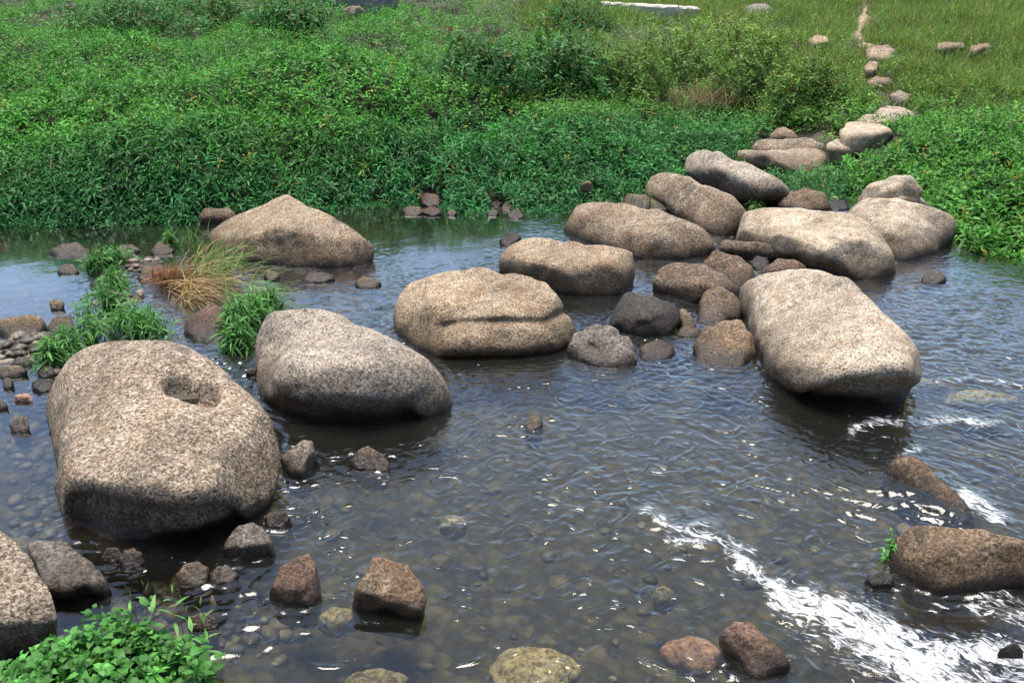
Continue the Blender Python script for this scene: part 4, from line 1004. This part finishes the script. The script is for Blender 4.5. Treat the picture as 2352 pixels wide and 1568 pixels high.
for args in [(1100, 190, 330, 50, "broad dark green bush left of the upper middle of the bank", DG, 900, .075, .34, 1),
             (1290, 205, 300, 35, "dark leafy bush with a deep shadow at its foot, right of the broad dark one", DG, 900, .075, .34, 2),
             (1440, 218, 260, 80, "olive bush directly left of the brown twiggy mound", OL, 900, .065, .36, 3),
             (1570, 195, 330, 40, "tall olive bush behind the brown twiggy mound", OL, 1200, .065, .36, 4),
             (1760, 222, 260, 60, "olive-brown bush right of the brown twiggy mound, with a dry stalk beside it", OL, 1000, .065, .36, 5),
             (1890, 240, 260, 105, "low olive bush just left of the stone path", OL, 1000, .06, .36, 6),
             (1330, 60, 220, -25, "dark bush at the top edge just left of the pale kerb", DG, 600, .07, .34, 7),
             (1700, 120, 330, 20, "yellowish green bush below the grey tilted stone", (.16, .27, .04), 900, .065, .36, 11),
             (260, 60, 360, -30, "bluish dark bush at the top left, leftmost of the upper row", DG, 800, .08, .34, 8),
             (470, 55, 340, -40, "dark bush in the middle of the upper left row", DG, 800, .08, .34, 9),
             (640, 52, 220, -15, "dark bush beside the grey wall, rightmost of the upper left row", DG, 550, .08, .34, 10)]:
    shrub(*args)

# brown twiggy mound, dry stalk, orange flowers
def twigs(name, px, py, n, Lmin, Lmax, spread, label, cols, rgs, surf=F, width=(.004, .008), lean=(0, 0, 1), dz=-.05, droop=(.1, .6), group=None, cat="dead grass"):
    rg = np.random.default_rng(rgs); b = hit(px, py, surf)
    o = np.array([b[0], b[1], b[2] + dz])
    B = o + rg.normal(0, 1, (n, 3)) * np.array([spread, spread * .7, 0])
    D = np.array(lean) + rg.normal(0, .5, (n, 3)) * np.array([1, 1, .3])
    tn = np.array(cols)[rg.integers(len(cols), size=n)] * rg.uniform(.6, 1.35, (n, 1))
    V, Lp, T, C = blades(B, D, rg.uniform(Lmin, Lmax, n), rg.uniform(*width, n), rg.uniform(*droop, n), np.clip(tn, 0, 1), rg)
    ob = mesh_obj(name, V, Lp, T, M_blade, origin=o, attrs={"tone": C}, smooth=False)
    return tag(ob, label, cat, group)
twigs("dead_brush", 1640, 222, 700, .2, .45, .28, "mound of brown dead twigs in the middle of the olive bushes", [(.24, .18, .11), (.30, .23, .15), (.16, .12, .07)], 31)
twigs("dry_stalk", 1815, 222, 60, .35, .62, .03, "thin bundle of dry brown stalks leaning left beside the olive bushes", [(.34, .20, .10), (.27, .16, .08)], 32, lean=(-.12, 0, 1.6), droop=(.0, .1), cat="dry stalk")

# ------------------------------------------------------------------ single grass clumps and plants
def clump(name, label, spots, col, n, Lf, wr, seed, hgt=.16, k=6, cat="grass clump", group=None):
    rg = np.random.default_rng(seed)
    pts = np.array([at(a, b, .03) for a, b, *_ in spots]); w = np.array([s_[2] for s_ in spots])
    o = pts.mean(0); o[2] = 0.0
    i = rg.integers(len(pts), size=n)
    off = rg.normal(0, .5, (n, 2)) * w[i][:, None]
    P = np.stack([pts[i, 0] + off[:, 0], pts[i, 1] + off[:, 1], np.zeros(n)], 1)
    g = np.exp(-((off / w[i][:, None]) ** 2).sum(1))
    P[:, 2] = np.maximum(G(P[:, 0], P[:, 1]), 0) + hgt * g * rg.uniform(.35, 1.1, n) + .02
    Nn = norm(np.stack([off[:, 0], off[:, 1], np.full(n, .12)], 1))
    tone = np.tile(np.array(col), (n, 1)) * np.exp(.25 * rg.normal(size=(n, 1)))
    lv = shoots(P, Nn, k, np.full(n, Lf), wr, tone, rg, (15, 95), .55, .012, .35)
    m = min(n, 150); B = P[:m].copy(); Lm = np.maximum(B[:, 2] + .05, .03); B[:, 2] = -.05
    st = blades(B, np.tile([0, 0, 1.0], (m, 1)) + rg.normal(0, .05, (m, 3)), Lm, np.full(m, .006), np.zeros(m), np.tile([.06, .09, .03], (m, 1)), rg)
    V, Lp, T, C = join([lv, st])
    return tag(mesh_obj(name, V, Lp, T, M_leaf, origin=o, attrs={"tone": C}, smooth=False), label, cat, group)
GC = (.075, .21, .045)
clump("grass_clump", "large grass patch growing on the gravel bar behind the pothole boulder", [(240, 700, .16), (300, 740, .16), (340, 760, .12), (210, 770, .12), (150, 800, .10), (120, 830, .07), (260, 660, .10)], GC, 420, .10, .13, 41, .17, group="grass growing among the left stones")
clump("grass_clump", "small leafy tuft around pale stones at the upper left", [(235, 600, .12), (270, 590, .12), (215, 610, .06), (390, 560, .05)], GC, 130, .085, .17, 42, .12, group="grass growing among the left stones")
clump("grass_clump", "drooping grass clump between the reddish boulder and the white-topped boulder", [(560, 750, .10), (590, 735, .08), (545, 790, .08), (535, 760, .06), (620, 712, .06)], GC, 200, .12, .12, 43, .2, group="grass growing among the left stones")
clump("weed", "small weed growing along the left side of the pale long boulder", [(1668, 428, .09)], (.07, .16, .03), 60, .06, .24, 44, .12, 5, "weed", "weeds among the stones")
clump("weed", "weed in the gap below the right end of the pale long boulder", [(1738, 475, .09)], (.07, .16, .03), 50, .06, .24, 49, .10, 5, "weed", "weeds among the stones")
clump("weed", "tuft of weed in the dark gap under the sloping mottled boulder", [(1572, 521, .06)], (.06, .15, .03), 30, .05, .24, 45, .08, 5, "weed", "weeds among the stones")
clump("weed", "grassy weed at the inlet under the wedge boulder", [(1872, 448, .15)], (.05, .13, .03), 80, .08, .15, 46, .10, 5, "weed", "weeds among the stones")
clump("weed", "little green sprig on the left side of the squared right-edge boulder", [(2042, 1272, .02)], (.10, .30, .05), 6, .05, .25, 47, .14, 5, "weed", "weeds among the stones")
clump("weed", "sprig of grass on the small flat-topped slab", [(1450, 478, .05), (1490, 478, .04)], (.12, .2, .04), 26, .04, .18, 48, .24, 4, "weed", "weeds among the stones")

# dry tussock
def tussock():
    rg = np.random.default_rng(51)
    o = at(430, 640, 0.0)
    root = empty("dry_grass_tussock", o, "half dead grass tussock with brown roots and straw blades left of the peaked boulder", "grass tussock")
    TAN = [(.36, .25, .12), (.46, .34, .19), (.27, .17, .075)]; RED = [(.22, .10, .045), (.30, .15, .06), (.15, .07, .03)]; GRN = [(.09, .20, .05), (.14, .26, .07), (.20, .26, .09)]
    def fan(name, n, px, py, spread, lean, jitter, L, W_, droop, cols):
        b = at(px, py, .05)
        B = b + rg.normal(0, 1, (n, 3)) * np.array([spread, spread, spread * .4]); B[:, 2] = np.maximum(B[:, 2], 0.0)
        D = np.array(lean) + rg.normal(0, 1, (n, 3)) * jitter
        tn = np.array(cols)[rg.integers(len(cols), size=n)] * rg.uniform(.65, 1.35, (n, 1))
        a = blades(B, D, rg.uniform(*L, n), rg.uniform(*W_, n), rg.uniform(*droop, n), np.clip(tn, 0, 1), rg, 5)
        return a
    def put(name, parts):
        V, Lp, T, C = join(parts)
        mesh_obj(name, V, Lp, T, M_blade, root, attrs={"tone": C}, smooth=False)
    put("root_mass", [fan("r", 420, 405, 640, .07, (.1, .1, .6), .5, (.08, .22), (.004, .008), (.2, .7), RED), fan("r", 120, 385, 630, .03, (-.5, -.1, -.2), .3, (.12, .26), (.004, .008), (.0, .3), RED)])
    put("dry_blades", [fan("d", 130, 440, 660, .08, (1.0, -.2, .35), .28, (.3, .6), (.005, .009), (.3, .6), TAN), fan("d", 110, 455, 620, .08, (.8, .3, .55), .3, (.2, .5), (.004, .008), (.2, .5), TAN), fan("d", 60, 430, 680, .07, (.3, -.3, .3), .35, (.15, .35), (.005, .009), (.2, .6), TAN)])
    put("green_blades", [fan("g", 150, 490, 630, .12, (.5, .1, .8), .4, (.2, .5), (.006, .012), (.2, .6), GRN), fan("g", 90, 570, 680, .10, (.9, -.1, .35), .3, (.2, .45), (.006, .012), (.2, .6), GRN), fan("g", 40, 440, 560, .10, (.0, .1, .9), .3, (.1, .25), (.006, .01), (.1, .4), GRN)])
tussock()

# broad-leaved plant in the lower left corner
def leafy():
    rg = np.random.default_rng(61)
    spots = [(250, 1500, .13), (150, 1540, .14), (330, 1500, .12), (420, 1530, .10), (90, 1560, .12), (300, 1580, .16), (200, 1600, .18), (400, 1600, .14), (60, 1620, .14)]
    pts = np.array([at(a, b, .08) for a, b, _ in spots]); w = np.array([s_[2] for s_ in spots])
    o = pts.mean(0); o[2] = -.05
    n = 520; i = rg.integers(len(pts), size=n); off = rg.normal(0, .45, (n, 2)) * w[i][:, None]
    P = np.stack([pts[i, 0] + off[:, 0], pts[i, 1] + off[:, 1], rg.uniform(.03, .2, n)], 1)
    tone = np.tile([.06, .19, .035], (n, 1)) * np.exp(.25 * rg.normal(size=(n, 1)))
    A = shoots(P, norm(rg.normal(0, .4, (n, 3)) + [0, -.2, 1]), 4, np.full(n, .05), .62, tone, rg, (45, 95), .25, .012, .3, True)
    tips = np.array([at(330, 1345, .33), at(395, 1345, .36), at(300, 1375, .28), at(420, 1395, .26), at(460, 1390, .24), at(250, 1440, .22), at(470, 1450, .22)])
    B = shoots(tips, np.tile([0, 0, 1.0], (len(tips), 1)), 6, np.full(len(tips), .07), .2, np.tile([.13, .28, .07], (len(tips), 1)), rg, (15, 80), .3, .028, .15)
    V, Lp, T, C = join([A, B])
    S0 = np.vstack([tips * [1, 1, 0] + [0, -.05, -.05] + rg.normal(0, .03, (len(tips), 3)) * [1, 1, 0], P[:90] * [1, 1, 0] - [0, 0, .08]])
    E = np.vstack([tips, P[:90]]); d = E - S0; ln = np.linalg.norm(d, axis=1)
    st = blades(S0, d, ln, np.full(len(ln), .007), np.zeros(len(ln)), np.tile([.10, .09, .04], (len(ln), 1)), rg)
    V, Lp, T, C = join([A, B, st])
    tag(mesh_obj("leafy_plant", V, Lp, T, M_leaf, origin=o, attrs={"tone": C}, smooth=False), "bright green broad-leaved plant with slender upright shoots in the lower left corner", "plant")
leafy()

# ------------------------------------------------------------------ dirt path, kerb and wall on the far bank
L_, R_ = [], []
pw = PATH_W[:4]
far = pw[0] + (pw[0] - pw[1]) * 2.0
pw = np.vstack([[far], pw])
tt = np.linspace(0, len(pw) - 1, 60)
cx = np.interp(tt, range(len(pw)), pw[:, 0]); cy = np.interp(tt, range(len(pw)), pw[:, 1])
V = []
for k in range(60):
    for q in np.linspace(-1, 1, 7):
        wd = .10 + .05 * math.sin(k * .7)
        xq, yq = cx[k] + q * wd, cy[k]
        V.append((xq, yq, float(G(np.array([xq]), np.array([yq]))[0]) + .06 - .05 * q * q))
fl, ft = grid_faces(7, 60)
pth = mesh_obj("path", V, fl, ft, M_dirt); tag(pth, kind="structure")

def slab(name, label, cat, a, b, hgt, thick, mat, segs=24):
    """a long low block between two points of the far bank"""
    A, B = np.array(a, float), np.array(b, float)
    d = (B - A)[:2]; Ln = np.linalg.norm(d); d /= Ln; nrm = np.array([-d[1], d[0]])
    prof = [(0, -.4), (0, hgt - .02), (.02, hgt), (thick - .02, hgt), (thick, hgt - .02), (thick, -.4)]
    V = []; rg = np.random.default_rng(3)
    for k in range(segs + 1):
        c = A + (B - A) * k / segs
        for (q, z) in prof:
            jit = rg.normal(0, .006, 3)
            V.append((c[0] + nrm[0] * q + jit[0] * .3, c[1] + nrm[1] * q + jit[1], c[2] + z + jit[2]))
    m = len(prof); f, t = [], []
    for k in range(segs):
        for j in range(m):
            f += [k * m + j, k * m + (j + 1) % m, (k + 1) * m + (j + 1) % m, (k + 1) * m + j]; t.append(4)
    f += list(range(m))[::-1]; t.append(m); f += [segs * m + j for j in range(m)]; t.append(m)
    o = mesh_obj(name, V, f, t, mat, origin=(A[0], A[1], A[2]), smooth=False)
    return tag(o, label, cat)
ka, kb = hit(1385, 12, F), hit(1610, 22, F)
ka[1] = kb[1] = max(ka[1], kb[1]); 
za = CAM_H + ray(1385, 8)[2] / ray(1385, 8)[1] * ka[1]; zb2 = CAM_H + ray(1610, 20)[2] / ray(1610, 20)[1] * kb[1]
slab("kerb", "pale concrete kerb at the top edge of the bank", "kerb", (ka[0], ka[1], za - .14), (kb[0], kb[1], zb2 - .14), .14, .5, M_conc)
wa = hit(690, 20, F); wb = hit(900, 16, F)
slab("retaining_wall", "low grey masonry wall at the top edge of the bank, left of centre", "wall", (wa[0], wa[1] + 1.2, wa[2] - .3), (wb[0], wa[1] + 1.5, wa[2] - .3), .36, .35, M_wall)
print("objects", len(bpy.data.objects))
